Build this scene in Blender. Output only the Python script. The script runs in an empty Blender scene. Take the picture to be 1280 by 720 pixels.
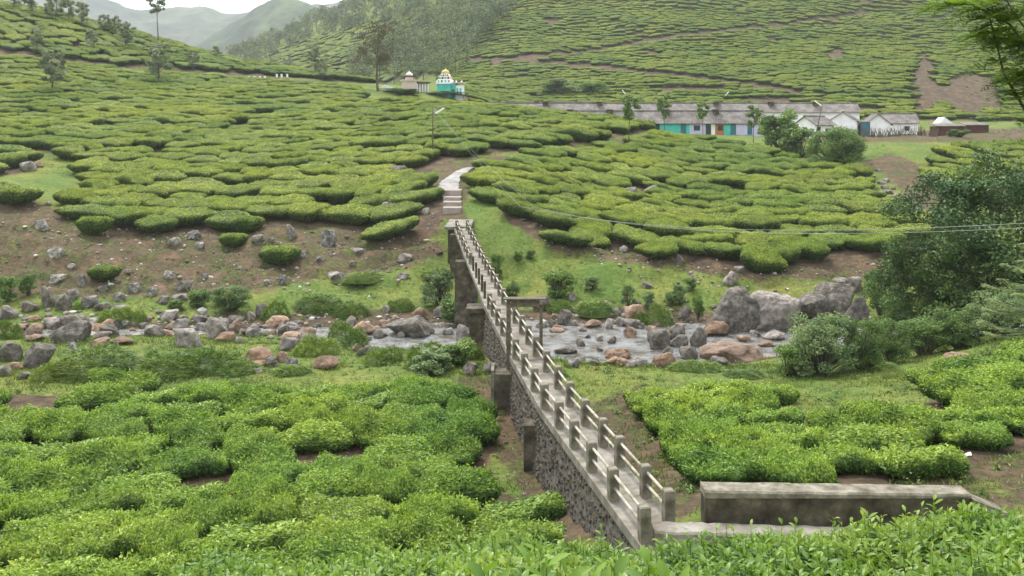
import bpy, bmesh, math, random
import numpy as np
from mathutils import Vector, noise as mnoise

# ------------------------------------------------------------------ camera, sky, sun, exposure
SC = bpy.context.scene
COL = SC.collection
F = 1200.0            # focal length in photograph pixels (1280 wide)
HY = 160.0            # row of the horizon
CZ = 11.3             # eye height above the bridge deck
cam = bpy.data.cameras.new('camera')
cam.sensor_width = 36.0
cam.lens = 36.0 * F / 1280.0
cam.shift_y = -(360.0 - HY) / 1280.0
cam.clip_start = 0.05
cam.clip_end = 9000
camo = bpy.data.objects.new('camera', cam)
COL.objects.link(camo)
camo.location = (0, 0, CZ)
camo.rotation_euler = (math.radians(90), 0, 0)
SC.camera = camo

SUN_EL, SUN_AZ = math.radians(60), math.radians(-30)
W = bpy.data.worlds.new('World')
SC.world = W
W.use_nodes = True
wn = W.node_tree
wn.nodes.clear()
w_out = wn.nodes.new('ShaderNodeOutputWorld')
w_bg = wn.nodes.new('ShaderNodeBackground')
w_sky = wn.nodes.new('ShaderNodeTexSky')
w_sky.sky_type = 'NISHITA'
w_sky.sun_disc = False
w_sky.sun_elevation = SUN_EL
w_sky.sun_rotation = SUN_AZ
w_sky.dust_density = 4.0
w_mix = wn.nodes.new('ShaderNodeMixRGB')
w_mix.inputs[0].default_value = 0.88          # an unbroken bright overcast over the blue
w_mix.inputs[2].default_value = (9.6, 9.9, 10.2, 1)
w_bg.inputs[1].default_value = 0.072
wn.links.new(w_sky.outputs[0], w_mix.inputs[1])
wn.links.new(w_mix.outputs[0], w_bg.inputs[0])
wn.links.new(w_bg.outputs[0], w_out.inputs[0])

sl = bpy.data.lights.new('sun', 'SUN')
sl.energy = 1.5
sl.angle = math.radians(14)
sl.color = (1.0, 0.95, 0.86)
so = bpy.data.objects.new('sun', sl)
COL.objects.link(so)
sd = Vector((math.sin(SUN_AZ) * math.cos(SUN_EL), math.cos(SUN_AZ) * math.cos(SUN_EL), math.sin(SUN_EL)))
so.rotation_euler = sd.to_track_quat('Z', 'Y').to_euler()
so.location = (0, 0, 60)

SC.view_settings.view_transform = 'Standard'
SC.view_settings.look = 'None'
SC.view_settings.gamma = 1
SC.view_settings.use_curve_mapping = False
SC.view_settings.exposure = 1.58
SC.cycles.use_denoising = True
SC.cycles.max_bounces = 6
SC.cycles.volume_bounces = 1
SC.cycles.transparent_max_bounces = 8

RNG = np.random.default_rng(7)
random.seed(7)

# ------------------------------------------------------------------ helpers
def tag(o, label=None, cat=None, group=None, kind=None):
    if label: o['label'] = label
    if cat: o['category'] = cat
    if group: o['group'] = group
    if kind: o['kind'] = kind
    return o

def obj(name, me, parent=None, loc=None):
    o = bpy.data.objects.new(name, me)
    COL.objects.link(o)
    if parent is not None: o.parent = parent
    if loc is not None: o.location = loc
    return o

def empty(name, loc=(0, 0, 0), rz=0.0):
    o = bpy.data.objects.new(name, None)
    COL.objects.link(o)
    o.empty_display_size = 0.2
    o.location = loc
    o.rotation_euler = (0, 0, rz)
    return o

def mesh(name, V, faces, mats, smooth=False, tint=None, midx=None):
    """V (n,3); faces: list of int arrays (m,k); tint: per vertex float"""
    V = np.asarray(V, dtype=np.float32)
    me = bpy.data.meshes.new(name)
    me.vertices.add(len(V))
    me.vertices.foreach_set('co', V.ravel())
    loops, starts, pos = [], [], 0
    for f in faces:
        f = np.asarray(f, dtype=np.int32)
        if f.size == 0: continue
        m, k = f.shape
        loops.append(f.ravel())
        starts.append(pos + np.arange(m, dtype=np.int32) * k)
        pos += m * k
    loops = np.concatenate(loops); starts = np.concatenate(starts)
    me.loops.add(len(loops))
    me.loops.foreach_set('vertex_index', loops)
    me.polygons.add(len(starts))
    me.polygons.foreach_set('loop_start', starts)
    if midx is not None:
        me.polygons.foreach_set('material_index', np.asarray(midx, dtype=np.int32))
    me.update(calc_edges=True)
    me.polygons.foreach_set('use_smooth', np.full(len(starts), bool(smooth)))
    if tint is not None:
        a = me.attributes.new('tint', 'FLOAT', 'POINT')
        a.data.foreach_set('value', np.asarray(tint, dtype=np.float32))
    for m in (mats if isinstance(mats, (list, tuple)) else [mats]):
        me.materials.append(m)
    me.validate()
    return me

class MB:
    """collects boxes, prisms and tubes into one mesh"""
    def __init__(s): s.v = []; s.f = []
    def add(s, V, faces):
        n = len(s.v)
        s.v.extend([tuple(map(float, p)) for p in V])
        s.f.extend([tuple(i + n for i in q) for q in faces])
    def box(s, x0, x1, y0, y1, z0, z1, rz=0.0, c=None, bev=0.0):
        b = bev
        if b <= 0:
            P = [(x0,y0,z0),(x1,y0,z0),(x1,y1,z0),(x0,y1,z0),(x0,y0,z1),(x1,y0,z1),(x1,y1,z1),(x0,y1,z1)]
            Q = [(0,3,2,1),(4,5,6,7),(0,1,5,4),(1,2,6,5),(2,3,7,6),(3,0,4,7)]
        else:
            P = [(x0,y0,z0),(x1,y0,z0),(x1,y1,z0),(x0,y1,z0),(x0,y0,z1-b),(x1,y0,z1-b),(x1,y1,z1-b),(x0,y1,z1-b),
                 (x0+b,y0+b,z1),(x1-b,y0+b,z1),(x1-b,y1-b,z1),(x0+b,y1-b,z1)]
            Q = [(0,3,2,1),(0,1,5,4),(1,2,6,5),(2,3,7,6),(3,0,4,7),(4,5,9,8),(5,6,10,9),(6,7,11,10),(7,4,8,11),(8,9,10,11)]
        if rz:
            cx, cy = c if c else ((x0+x1)/2, (y0+y1)/2)
            ca, sa = math.cos(rz), math.sin(rz)
            P = [(cx+(x-cx)*ca-(y-cy)*sa, cy+(x-cx)*sa+(y-cy)*ca, z) for x, y, z in P]
        s.add(P, Q); return s
    def tube(s, pts, radii, n=6, cap=True):
        pts = [Vector(p) for p in pts]
        if not hasattr(radii, '__len__'): radii = [radii] * len(pts)
        rings = []
        for i, p in enumerate(pts):
            d = (pts[min(i+1, len(pts)-1)] - pts[max(i-1, 0)])
            d = d.normalized() if d.length > 1e-9 else Vector((0, 0, 1))
            u = d.cross(Vector((0, 0, 1)))
            if u.length < 1e-3: u = d.cross(Vector((0, 1, 0)))
            u.normalize(); w = u.cross(d)
            rings.append([p + (u * math.cos(2*math.pi*k/n) + w * math.sin(2*math.pi*k/n)) * radii[i] for k in range(n)])
        P = [q for r in rings for q in r]
        Q = []
        for i in range(len(pts)-1):
            for k in range(n):
                Q.append((i*n+k, i*n+(k+1) % n, (i+1)*n+(k+1) % n, (i+1)*n+k))
        if cap:
            Q.append(tuple(range(n))[::-1]); Q.append(tuple((len(pts)-1)*n+k for k in range(n)))
        s.add(P, Q); return s
    def me(s, name, mats, smooth=False):
        me = bpy.data.meshes.new(name)
        me.from_pydata(s.v, [], s.f)
        me.update()
        if smooth:
            me.polygons.foreach_set('use_smooth', [True]*len(me.polygons))
        me.materials.append(mats)
        return me
    def obj(s, name, mat, parent=None, smooth=False, loc=None):
        return obj(name, s.me(name, mat, smooth), parent, loc)

def copy_tree(o, parent=None):
    c = o.copy()
    COL.objects.link(c)
    c.parent = parent
    for ch in list(o.children): copy_tree(ch, c)
    return c

# numpy value noise ---------------------------------------------------
def _h2(ix, iy, seed):
    h = (ix.astype(np.int64) * 374761393 + iy.astype(np.int64) * 668265263 + seed * 974711) & 0x7fffffff
    h = ((h ^ (h >> 13)) * 1274126177) & 0x7fffffff
    h = ((h ^ (h >> 16)) * 668265263) & 0x7fffffff
    return (h & 0xffff) / 32767.5 - 1.0
def vnoise(x, y, seed=0):
    x = np.asarray(x, dtype=np.float64); y = np.asarray(y, dtype=np.float64)
    ix, iy = np.floor(x), np.floor(y)
    fx, fy = x - ix, y - iy
    fx = fx*fx*fx*(fx*(fx*6-15)+10); fy = fy*fy*fy*(fy*(fy*6-15)+10)
    ix = ix.astype(np.int64); iy = iy.astype(np.int64)
    a = _h2(ix, iy, seed); b = _h2(ix+1, iy, seed); c = _h2(ix, iy+1, seed); d = _h2(ix+1, iy+1, seed)
    return (a*(1-fx)+b*fx)*(1-fy) + (c*(1-fx)+d*fx)*fy
def fbm(x, y, seed=0, oct=4, gain=0.5):
    s = 0; a = 1.0; t = 0
    for o in range(oct):
        s = s + a * vnoise(x * 2**o + 17.3*o, y * 2**o - 9.1*o, seed + o*31); t += a; a *= gain
    return s / t

def pchip(xk, yk, x):
    xk = np.asarray(xk, float); yk = np.asarray(yk, float); x = np.clip(x, xk[0], xk[-1])
    h = np.diff(xk); d = np.diff(yk) / h
    m = np.zeros(len(xk))
    for i in range(1, len(xk)-1):
        if d[i-1]*d[i] > 0:
            w1, w2 = 2*h[i]+h[i-1], h[i]+2*h[i-1]
            m[i] = (w1+w2) / (w1/d[i-1] + w2/d[i])
    m[0], m[-1] = d[0], d[-1]
    i = np.clip(np.searchsorted(xk, x) - 1, 0, len(xk)-2)
    t = (x - xk[i]) / h[i]
    return ((1+2*t)*(1-t)**2*yk[i] + t*(1-t)**2*h[i]*m[i] + t*t*(3-2*t)*yk[i+1] + t*t*(t-1)*h[i]*m[i+1])

def in_poly(px, py, poly):
    px = np.asarray(px, float); py = np.asarray(py, float)
    r = np.zeros(px.shape, bool)
    n = len(poly)
    for i in range(n):
        x0, y0 = poly[i]; x1, y1 = poly[(i+1) % n]
        c = ((y0 > py) != (y1 > py))
        with np.errstate(divide='ignore', invalid='ignore'):
            xi = (x1-x0) * (py-y0) / ((y1-y0) if y1 != y0 else 1e-9) + x0
        r ^= c & (px < xi)
    return r

# ------------------------------------------------------------------ materials
def newmat(name):
    m = bpy.data.materials.new(name)
    m.use_nodes = True
    nt = m.node_tree
    nt.nodes.clear()
    out = nt.nodes.new('ShaderNodeOutputMaterial')
    return m, nt, out
def N(nt, t, **kw):
    n = nt.nodes.new(t)
    for k, v in kw.items(): setattr(n, k, v)
    return n
def ramp(nt, stops, fac=None):
    r = N(nt, 'ShaderNodeValToRGB')
    e = r.color_ramp.elements
    while len(e) > 1: e.remove(e[-1])
    e[0].position = stops[0][0]; e[0].color = (*stops[0][1], 1)
    for p, c in stops[1:]:
        k = e.new(p); k.color = (*c, 1)
    if fac is not None: nt.links.new(fac, r.inputs[0])
    return r
def noise_tex(nt, scale, detail=4, rough=0.55, coord=None):
    n = N(nt, 'ShaderNodeTexNoise')
    n.inputs['Scale'].default_value = scale
    n.inputs['Detail'].default_value = detail
    n.inputs['Roughness'].default_value = rough
    if coord is not None: nt.links.new(coord, n.inputs['Vector'])
    return n
def bump(nt, h, strength=0.4, dist=0.05):
    b = N(nt, 'ShaderNodeBump')
    b.inputs['Strength'].default_value = strength
    b.inputs['Distance'].default_value = dist
    nt.links.new(h, b.inputs['Height'])
    return b
def mixc(nt, fac, a, b, mode='MIX'):
    m = N(nt, 'ShaderNodeMixRGB', blend_type=mode)
    for i, v in ((0, fac), (1, a), (2, b)):
        if isinstance(v, (int, float)): m.inputs[i].default_value = v
        elif isinstance(v, tuple): m.inputs[i].default_value = (*v, 1)
        else: nt.links.new(v, m.inputs[i])
    return m.outputs[0]

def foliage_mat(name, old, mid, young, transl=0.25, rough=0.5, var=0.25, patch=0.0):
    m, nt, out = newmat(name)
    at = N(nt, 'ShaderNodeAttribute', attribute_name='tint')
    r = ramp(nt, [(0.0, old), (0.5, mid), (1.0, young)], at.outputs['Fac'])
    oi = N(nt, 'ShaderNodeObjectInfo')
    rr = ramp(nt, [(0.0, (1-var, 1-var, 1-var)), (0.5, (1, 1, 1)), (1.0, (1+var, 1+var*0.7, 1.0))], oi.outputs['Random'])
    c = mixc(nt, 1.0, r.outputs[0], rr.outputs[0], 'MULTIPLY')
    if patch:
        tc = N(nt, 'ShaderNodeNewGeometry')
        n = noise_tex(nt, patch, 3, 0.6, tc.outputs['Position'])
        pr = ramp(nt, [(0.34, (0.72, 0.84, 0.78)), (0.66, (1.26, 1.12, 0.9))], n.outputs[0])
        c = mixc(nt, 1.0, c, pr.outputs[0], 'MULTIPLY')
    p = N(nt, 'ShaderNodeBsdfPrincipled')
    p.inputs['Roughness'].default_value = rough
    p.inputs['Specular IOR Level'].default_value = 0.35
    nt.links.new(c, p.inputs['Base Color'])
    t = N(nt, 'ShaderNodeBsdfTranslucent')
    c2 = mixc(nt, 1.0, c, (1.25, 1.25, 0.6), 'MULTIPLY')
    nt.links.new(c2, t.inputs[0])
    mx = N(nt, 'ShaderNodeMixShader')
    mx.inputs[0].default_value = transl
    nt.links.new(p.outputs[0], mx.inputs[1]); nt.links.new(t.outputs[0], mx.inputs[2])
    nt.links.new(mx.outputs[0], out.inputs[0])
    return m

def solid_mat(name, stops, scale=3.0, rough=0.85, bumps=0.4, bdist=0.02, spec=0.3, stain=None, coord='Object', detail=6):
    m, nt, out = newmat(name)
    tc = N(nt, 'ShaderNodeTexCoord')
    co = tc.outputs[coord]
    n = noise_tex(nt, scale, detail, 0.6, co)
    r = ramp(nt, stops, n.outputs[0])
    c = r.outputs[0]
    if stain:
        n2 = noise_tex(nt, stain[0], 4, 0.65, co)
        rs = ramp(nt, [(stain[1], (0, 0, 0)), (min(stain[1]+0.18, 1), (1, 1, 1))], n2.outputs[0])
        c = mixc(nt, rs.outputs[0], c, stain[2])
    p = N(nt, 'ShaderNodeBsdfPrincipled')
    p.inputs['Roughness'].default_value = rough
    p.inputs['Specular IOR Level'].default_value = spec
    nt.links.new(c, p.inputs['Base Color'])
    if bumps:
        n3 = noise_tex(nt, scale*6, 5, 0.7, co)
        b = bump(nt, n3.outputs[0], bumps, bdist)
        nt.links.new(b.outputs[0], p.inputs['Normal'])
    nt.links.new(p.outputs[0], out.inputs[0])
    return m

M = {}
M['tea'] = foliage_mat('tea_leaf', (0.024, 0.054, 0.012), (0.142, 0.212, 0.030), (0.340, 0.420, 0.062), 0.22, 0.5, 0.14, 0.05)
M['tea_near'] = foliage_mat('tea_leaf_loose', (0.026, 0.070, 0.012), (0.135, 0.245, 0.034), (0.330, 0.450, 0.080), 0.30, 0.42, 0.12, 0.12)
M['tea_front'] = foliage_mat('tea_leaf_glossy', (0.034, 0.092, 0.014), (0.105, 0.205, 0.030), (0.215, 0.330, 0.055), 0.32, 0.40, 0.10, 0.6)
M['grass'] = foliage_mat('grass_blade', (0.055, 0.095, 0.020), (0.115, 0.170, 0.034), (0.200, 0.235, 0.075), 0.2, 0.6, 0.1, 0.15)
M['mound'] = foliage_mat('tufted_grass', (0.045, 0.095, 0.018), (0.115, 0.190, 0.034), (0.215, 0.295, 0.070), 0.25, 0.55, 0.15, 0.3)
M['shrub'] = foliage_mat('shrub_leaf', (0.038, 0.085, 0.020), (0.105, 0.190, 0.044), (0.205, 0.300, 0.085), 0.28, 0.45, 0.2)
M['weed'] = foliage_mat('weed_leaf', (0.040, 0.085, 0.018), (0.100, 0.170, 0.034), (0.190, 0.260, 0.070), 0.25, 0.5, 0.1, 0.4)
M['shrub_grey'] = foliage_mat('grey_shrub_leaf', (0.060, 0.110, 0.042), (0.150, 0.230, 0.092), (0.290, 0.365, 0.180), 0.3, 0.5, 0.15)
M['bigtree'] = foliage_mat('big_tree_leaf', (0.030, 0.068, 0.020), (0.075, 0.140, 0.042), (0.165, 0.240, 0.075), 0.2, 0.45, 0.1, 0.25)
M['oak'] = foliage_mat('silver_oak_leaf', (0.070, 0.105, 0.052), (0.175, 0.220, 0.130), (0.400, 0.440, 0.330), 0.28, 0.5, 0.2)
M['bare'] = foliage_mat('thin_brown_leaf', (0.050, 0.050, 0.022), (0.090, 0.082, 0.036), (0.13, 0.11, 0.05), 0.2, 0.6, 0.1)
M['frond'] = foliage_mat('frond_leaf', (0.055, 0.110, 0.020), (0.120, 0.205, 0.040), (0.230, 0.320, 0.070), 0.4, 0.45, 0.1)
M['pine'] = foliage_mat('pine_frond_leaf', (0.060, 0.125, 0.030), (0.130, 0.225, 0.055), (0.220, 0.270, 0.085), 0.2, 0.5, 0.1)
M['bark'] = solid_mat('bark', [(0.3, (0.05, 0.04, 0.03)), (0.7, (0.16, 0.13, 0.10))], 6, 0.9, 0.7, 0.02)
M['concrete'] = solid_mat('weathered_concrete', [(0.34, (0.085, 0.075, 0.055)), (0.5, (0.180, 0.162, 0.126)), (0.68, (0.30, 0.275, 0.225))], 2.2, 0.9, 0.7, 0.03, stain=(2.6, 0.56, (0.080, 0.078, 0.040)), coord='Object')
M['deck'] = solid_mat('deck_concrete', [(0.34, (0.105, 0.092, 0.070)), (0.5, (0.190, 0.172, 0.144)), (0.68, (0.30, 0.28, 0.25))], 1.1, 0.9, 0.5, 0.02, stain=(1.4, 0.56, (0.095, 0.092, 0.050)))
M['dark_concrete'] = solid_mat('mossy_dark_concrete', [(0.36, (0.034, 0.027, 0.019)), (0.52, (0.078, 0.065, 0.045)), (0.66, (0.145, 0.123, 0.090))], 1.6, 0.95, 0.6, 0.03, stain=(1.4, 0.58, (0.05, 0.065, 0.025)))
M['masonry'] = solid_mat('masonry_mortar', [(0.3, (0.06, 0.055, 0.05)), (0.7, (0.17, 0.155, 0.14))], 3.0, 0.95, 0.8, 0.05)
M['pipe'] = solid_mat('white_painted_pipe', [(0.38, (0.24, 0.215, 0.17)), (0.6, (0.46, 0.43, 0.365))], 2.0, 0.6, 0.2, 0.005)
M['oldwood'] = solid_mat('grey_old_wood', [(0.3, (0.07, 0.055, 0.04)), (0.7, (0.17, 0.14, 0.105))], 5.0, 0.85, 0.5, 0.01)
M['white'] = solid_mat('whitewash', [(0.3, (0.66, 0.64, 0.64)), (0.55, (0.84, 0.83, 0.84))], 0.5, 0.9, 0.2, 0.01, stain=(0.9, 0.66, (0.48, 0.45, 0.41)))
M['lilac'] = solid_mat('lilac_wash', [(0.3, (0.42, 0.40, 0.60)), (0.7, (0.55, 0.53, 0.72))], 0.6, 0.9, 0.2, 0.01)
M['turquoise'] = solid_mat('turquoise_wash', [(0.3, (0.05, 0.36, 0.33)), (0.7, (0.09, 0.52, 0.46))], 0.5, 0.85, 0.2, 0.01)
M['pinkwash'] = solid_mat('pale_pink_wash', [(0.3, (0.52, 0.40, 0.34)), (0.7, (0.66, 0.53, 0.46))], 0.5, 0.9, 0.2, 0.01)
M['gold'] = solid_mat('gold_paint', [(0.3, (0.45, 0.32, 0.08)), (0.7, (0.70, 0.52, 0.18))], 2, 0.45, 0.2, 0.01)
M['door'] = solid_mat('dark_door', [(0.3, (0.015, 0.03, 0.035)), (0.7, (0.03, 0.06, 0.07))], 2, 0.7, 0.2, 0.01)
M['bluedoor'] = solid_mat('blue_door', [(0.3, (0.02, 0.11, 0.17)), (0.7, (0.04, 0.17, 0.24))], 2, 0.7, 0.2, 0.01)
M['rustred'] = solid_mat('rust_red_sheet', [(0.3, (0.065, 0.028, 0.024)), (0.7, (0.13, 0.055, 0.045))], 1.5, 0.85, 0.3, 0.02)
M['cloth'] = solid_mat('white_sheet', [(0.3, (0.7, 0.7, 0.7)), (0.7, (0.85, 0.85, 0.85))], 2, 0.8, 0.2, 0.01)
M['orange'] = solid_mat('orange_cloth', [(0.3, (0.35, 0.12, 0.05)), (0.7, (0.45, 0.18, 0.08))], 2, 0.8, 0.2, 0.01)
M['wire'] = solid_mat('grey_wire', [(0.3, (0.30, 0.31, 0.31)), (0.7, (0.42, 0.43, 0.43))], 2, 0.5, 0.0)
M['lamp'] = solid_mat('lamp_tube_white', [(0.3, (0.75, 0.75, 0.75)), (0.7, (0.85, 0.85, 0.85))], 2, 0.4, 0.0)

def roof_mat():
    m, nt, out = newmat('corrugated_roof')
    tc = N(nt, 'ShaderNodeTexCoord')
    n = noise_tex(nt, 0.7, 6, 0.65, tc.outputs['Object'])
    r = ramp(nt, [(0.34, (0.075, 0.062, 0.055)), (0.5, (0.135, 0.118, 0.108)), (0.68, (0.225, 0.205, 0.192))], n.outputs[0])
    p = N(nt, 'ShaderNodeBsdfPrincipled')
    p.inputs['Roughness'].default_value = 0.75
    nt.links.new(r.outputs[0], p.inputs['Base Color'])
    nt.links.new(p.outputs[0], out.inputs[0])
    return m
M['roof'] = roof_mat()

def rock_mat(name, a, b, c, lichen=0.6, lcol=(0.38, 0.38, 0.34)):
    m, nt, out = newmat(name)
    oi = N(nt, 'ShaderNodeObjectInfo'); gm = N(nt, 'ShaderNodeNewGeometry')
    co = gm.outputs['Position']
    n = noise_tex(nt, 1.6, 8, 0.74, co)
    r = ramp(nt, [(0.38, a), (0.5, b), (0.61, c)], n.outputs[0])
    n2 = noise_tex(nt, 1.9, 8, 0.78, co)
    rs = ramp(nt, [(lichen, (0, 0, 0)), (lichen+0.1, (1, 1, 1))], n2.outputs[0])
    col = mixc(nt, rs.outputs[0], r.outputs[0], lcol)
    rr = ramp(nt, [(0.0, (0.72, 0.70, 0.70)), (1.0, (1.25, 1.2, 1.15))], oi.outputs['Random'])
    col = mixc(nt, 1.0, col, rr.outputs[0], 'MULTIPLY')
    p = N(nt, 'ShaderNodeBsdfPrincipled')
    p.inputs['Roughness'].default_value = 0.85
    nt.links.new(col, p.inputs['Base Color'])
    n3 = noise_tex(nt, 2.2, 8, 0.75, co)
    b2 = bump(nt, n3.outputs[0], 0.9, 0.35)
    nt.links.new(b2.outputs[0], p.inputs['Normal'])
    nt.links.new(p.outputs[0], out.inputs[0])
    return m
M['rock_dark'] = rock_mat('dark_rock', (0.050, 0.044, 0.037), (0.125, 0.112, 0.096), (0.25, 0.23, 0.20), 0.60)
M['rock_grey'] = rock_mat('grey_rock', (0.115, 0.105, 0.096), (0.215, 0.195, 0.18), (0.36, 0.335, 0.31), 0.60)
M['rock_tan'] = rock_mat('tan_rock', (0.15, 0.095, 0.06), (0.29, 0.20, 0.14), (0.40, 0.30, 0.23), 0.66)
M['rock_orange'] = rock_mat('orange_rock', (0.13, 0.075, 0.042), (0.26, 0.165, 0.105), (0.37, 0.27, 0.195), 0.62)
M['rock_white'] = rock_mat('lichen_rock', (0.07, 0.065, 0.055), (0.15, 0.14, 0.125), (0.27, 0.26, 0.24), 0.52, (0.46, 0.46, 0.43))

def ground_mat():
    m, nt, out = newmat('ground_soil_and_turf')
    geo = N(nt, 'ShaderNodeNewGeometry')
    co = geo.outputs['Position']
    at = N(nt, 'ShaderNodeAttribute', attribute_name='tint')       # 0 turf .. 1 bare soil
    n1 = noise_tex(nt, 0.55, 6, 0.65, co)
    n2 = noise_tex(nt, 2.6, 5, 0.7, co)
    soil = ramp(nt, [(0.3, (0.042, 0.032, 0.023)), (0.48, (0.082, 0.062, 0.043)), (0.6, (0.122, 0.088, 0.058)), (0.72, (0.19, 0.120, 0.075))], n1.outputs[0])
    soil2 = ramp(nt, [(0.35, (0.62, 0.6, 0.58)), (0.65, (1.25, 1.2, 1.15))], n2.outputs[0])
    sc = mixc(nt, 1.0, soil.outputs[0], soil2.outputs[0], 'MULTIPLY')
    turf0 = ramp(nt, [(0.32, (0.062, 0.095, 0.022)), (0.5, (0.105, 0.150, 0.030)), (0.68, (0.165, 0.185, 0.055))], n2.outputs[0])
    n5 = noise_tex(nt, 0.16, 5, 0.65, co)
    tv = ramp(nt, [(0.36, (0.72, 0.86, 0.8)), (0.5, (1, 1, 1)), (0.64, (1.45, 1.15, 1.25))], n5.outputs[0])
    class turf: outputs = [mixc(nt, 1.0, turf0.outputs[0], tv.outputs[0], 'MULTIPLY')]
    # ragged edge between the two
    a = N(nt, 'ShaderNodeMath', operation='MULTIPLY_ADD')
    nt.links.new(n1.outputs[0], a.inputs[0]); a.inputs[1].default_value = 0.9; a.inputs[2].default_value = -0.45
    s = N(nt, 'ShaderNodeMath', operation='ADD')
    nt.links.new(at.outputs['Fac'], s.inputs[0]); nt.links.new(a.outputs[0], s.inputs[1])
    n4 = noise_tex(nt, 3.5, 5, 0.75, co)
    a2 = N(nt, 'ShaderNodeMath', operation='MULTIPLY_ADD')
    nt.links.new(n4.outputs[0], a2.inputs[0]); a2.inputs[1].default_value = 0.8; a2.inputs[2].default_value = -0.4
    s2 = N(nt, 'ShaderNodeMath', operation='ADD')
    nt.links.new(s.outputs[0], s2.inputs[0]); nt.links.new(a2.outputs[0], s2.inputs[1])
    r = ramp(nt, [(0.38, (0, 0, 0)), (0.62, (1, 1, 1))], s2.outputs[0])
    col = mixc(nt, r.outputs[0], turf.outputs[0], sc)
    p = N(nt, 'ShaderNodeBsdfPrincipled')
    p.inputs['Roughness'].default_value = 0.95
    p.inputs['Specular IOR Level'].default_value = 0.15
    nt.links.new(col, p.inputs['Base Color'])
    n3 = noise_tex(nt, 5.0, 6, 0.75, co)
    b = bump(nt, n3.outputs[0], 0.7, 0.12)
    nt.links.new(b.outputs[0], p.inputs['Normal'])
    nt.links.new(p.outputs[0], out.inputs[0])
    return m
M['ground'] = ground_mat()

def water_mat():
    m, nt, out = newmat('stream_water')
    geo = N(nt, 'ShaderNodeNewGeometry')
    co = geo.outputs['Position']
    n1 = noise_tex(nt, 0.7, 5, 0.6, co)
    n2 = noise_tex(nt, 2.2, 5, 0.7, co)
    foam = ramp(nt, [(0.63, (0, 0, 0)), (0.71, (1, 1, 1))], n2.outputs[0])
    base = ramp(nt, [(0.36, (0.075, 0.060, 0.040)), (0.48, (0.165, 0.165, 0.160)), (0.64, (0.27, 0.275, 0.28))], n1.outputs[0])
    c = mixc(nt, foam.outputs[0], base.outputs[0], (0.55, 0.56, 0.57))
    p = N(nt, 'ShaderNodeBsdfPrincipled')
    p.inputs['Roughness'].default_value = 0.08
    p.inputs['IOR'].default_value = 1.33
    p.inputs['Specular IOR Level'].default_value = 0.6
    nt.links.new(c, p.inputs['Base Color'])
    n3 = noise_tex(nt, 2.4, 6, 0.7, co)
    b = bump(nt, n3.outputs[0], 0.8, 0.14)
    nt.links.new(b.outputs[0], p.inputs['Normal'])
    nt.links.new(p.outputs[0], out.inputs[0])
    return m
M['water'] = water_mat()

# ------------------------------------------------------------------ terrain
# profile of the ground away from the eye, for a fan of bearings (px = bearing as a column of the photograph)
CP = [-500, 0, 150, 300, 450, 560, 640, 740, 880, 1000, 1150, 1280, 1800]
def zy(y, d): return CZ - (np.asarray(y, float) - HY) / F * np.asarray(d, float)
def arr(*v): return np.array(v, float)
c_ = lambda v: np.full(len(CP), float(v))
top2 = arr(755, 750, 715, 688, 672, 664, 657, 656, 664, 652, 626, 630, 640)
KN = []
KN.append((c_(0.0), c_(9.2)))
KN.append((c_(2.2), c_(8.95)))
KN.append((c_(4.5), np.minimum(zy(top2+140, c_(4.5)) - 1.3, 8.1)))
KN.append((c_(9.0), zy(top2, c_(9.0)) - 1.34))
KN.append((c_(21.0), arr(-1.8, -1.8, -1.8, -1.8, -1.8, -1.7, -1.5, -0.9, -0.3, -0.2, -0.1, 0.3, 1.0)))
KN.append((c_(28.0), arr(-2.4, -2.4, -2.4, -2.4, -2.4, -2.4, -2.3, -1.4, -0.15, -0.1, 0.0, 0.1, 1.0)))
KN.append((c_(37.0), arr(-2.9, -2.9, -2.9, -2.9, -2.9, -2.9, -2.9, -2.1, -1.4, -0.9, -0.4, -0.1, 1.0)))
y4 = arr(478, 478, 476, 470, 465, 458, 458, 462, 465, 470, 455, 425, 380)
z4 = arr(-2.5, -2.5, -2.6, -2.6, -2.5, -2.3, -2.2, -2.8, -2.8, -2.8, -2.0, -0.8, 1.5)
KN.append(((CZ - z4) * F / (y4 - HY), z4))
y5 = arr(424, 424, 421, 421, 434, 440, 450, 458, 458, 438, 428, 424, 418)
KN.append(((CZ + 6.0) * F / (y5 - HY), c_(-6.0)))
y6 = arr(412, 412, 413, 412, 411, 406, 402, 408, 404, 408, 408, 406, 400)
d5 = KN[-1][0]; d6 = (CZ + 6.0) * F / (y6 - HY)
KN.append(((d5 + d6) / 2, c_(-6.7)))
KN.append((d6, c_(-6.0)))
y7 = arr(375, 375, 368, 366, 368, 350, 352, 364, 365, 368, 370, 370, 365)
z7 = arr(-4.7, -4.7, -4.5, -4.5, -4.7, -3.9, -4.0, -4.3, -4.3, -4.5, -4.6, -4.5, -4.0)
KN.append(((CZ - z7) * F / (y7 - HY), z7))
y8 = arr(255, 255, 287, 294, 292, 268, 274, 308, 330, 337, 318, 300, 280)
d8 = arr(112, 112, 108, 108, 108, 108, 107, 101, 97, 95.5, 98, 102, 108)
KN.append((d8, zy(y8, d8)))
y9 = arr(185, 185, 200, 212, 212, 206, 202, 230, 247, 252, 236, 238, 235)
d9 = arr(150, 150, 145, 140, 138, 136, 140, 132, 130, 126, 130, 135, 138)
KN.append((d9, zy(y9, d9)))
y10 = arr(120, 120, 126, 132, 130, 136, 141, 153, 173, 179, 172, 173, 172)
d10 = arr(200, 200, 205, 210, 213, 206, 200, 190, 176, 172, 174, 177, 180)
KN.append((d10, zy(y10, d10)))
d11 = arr(245, 245, 248, 250, 250, 222, 218, 206, 192, 188, 190, 194, 200)
z11 = arr(30, 29.7, 26.5, 24.0, 21.9, 14.6, 12.8, 11.2, 9.9, 9.5, 9.8, 10.2, 10.5)
KN.append((d11, z11))
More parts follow.
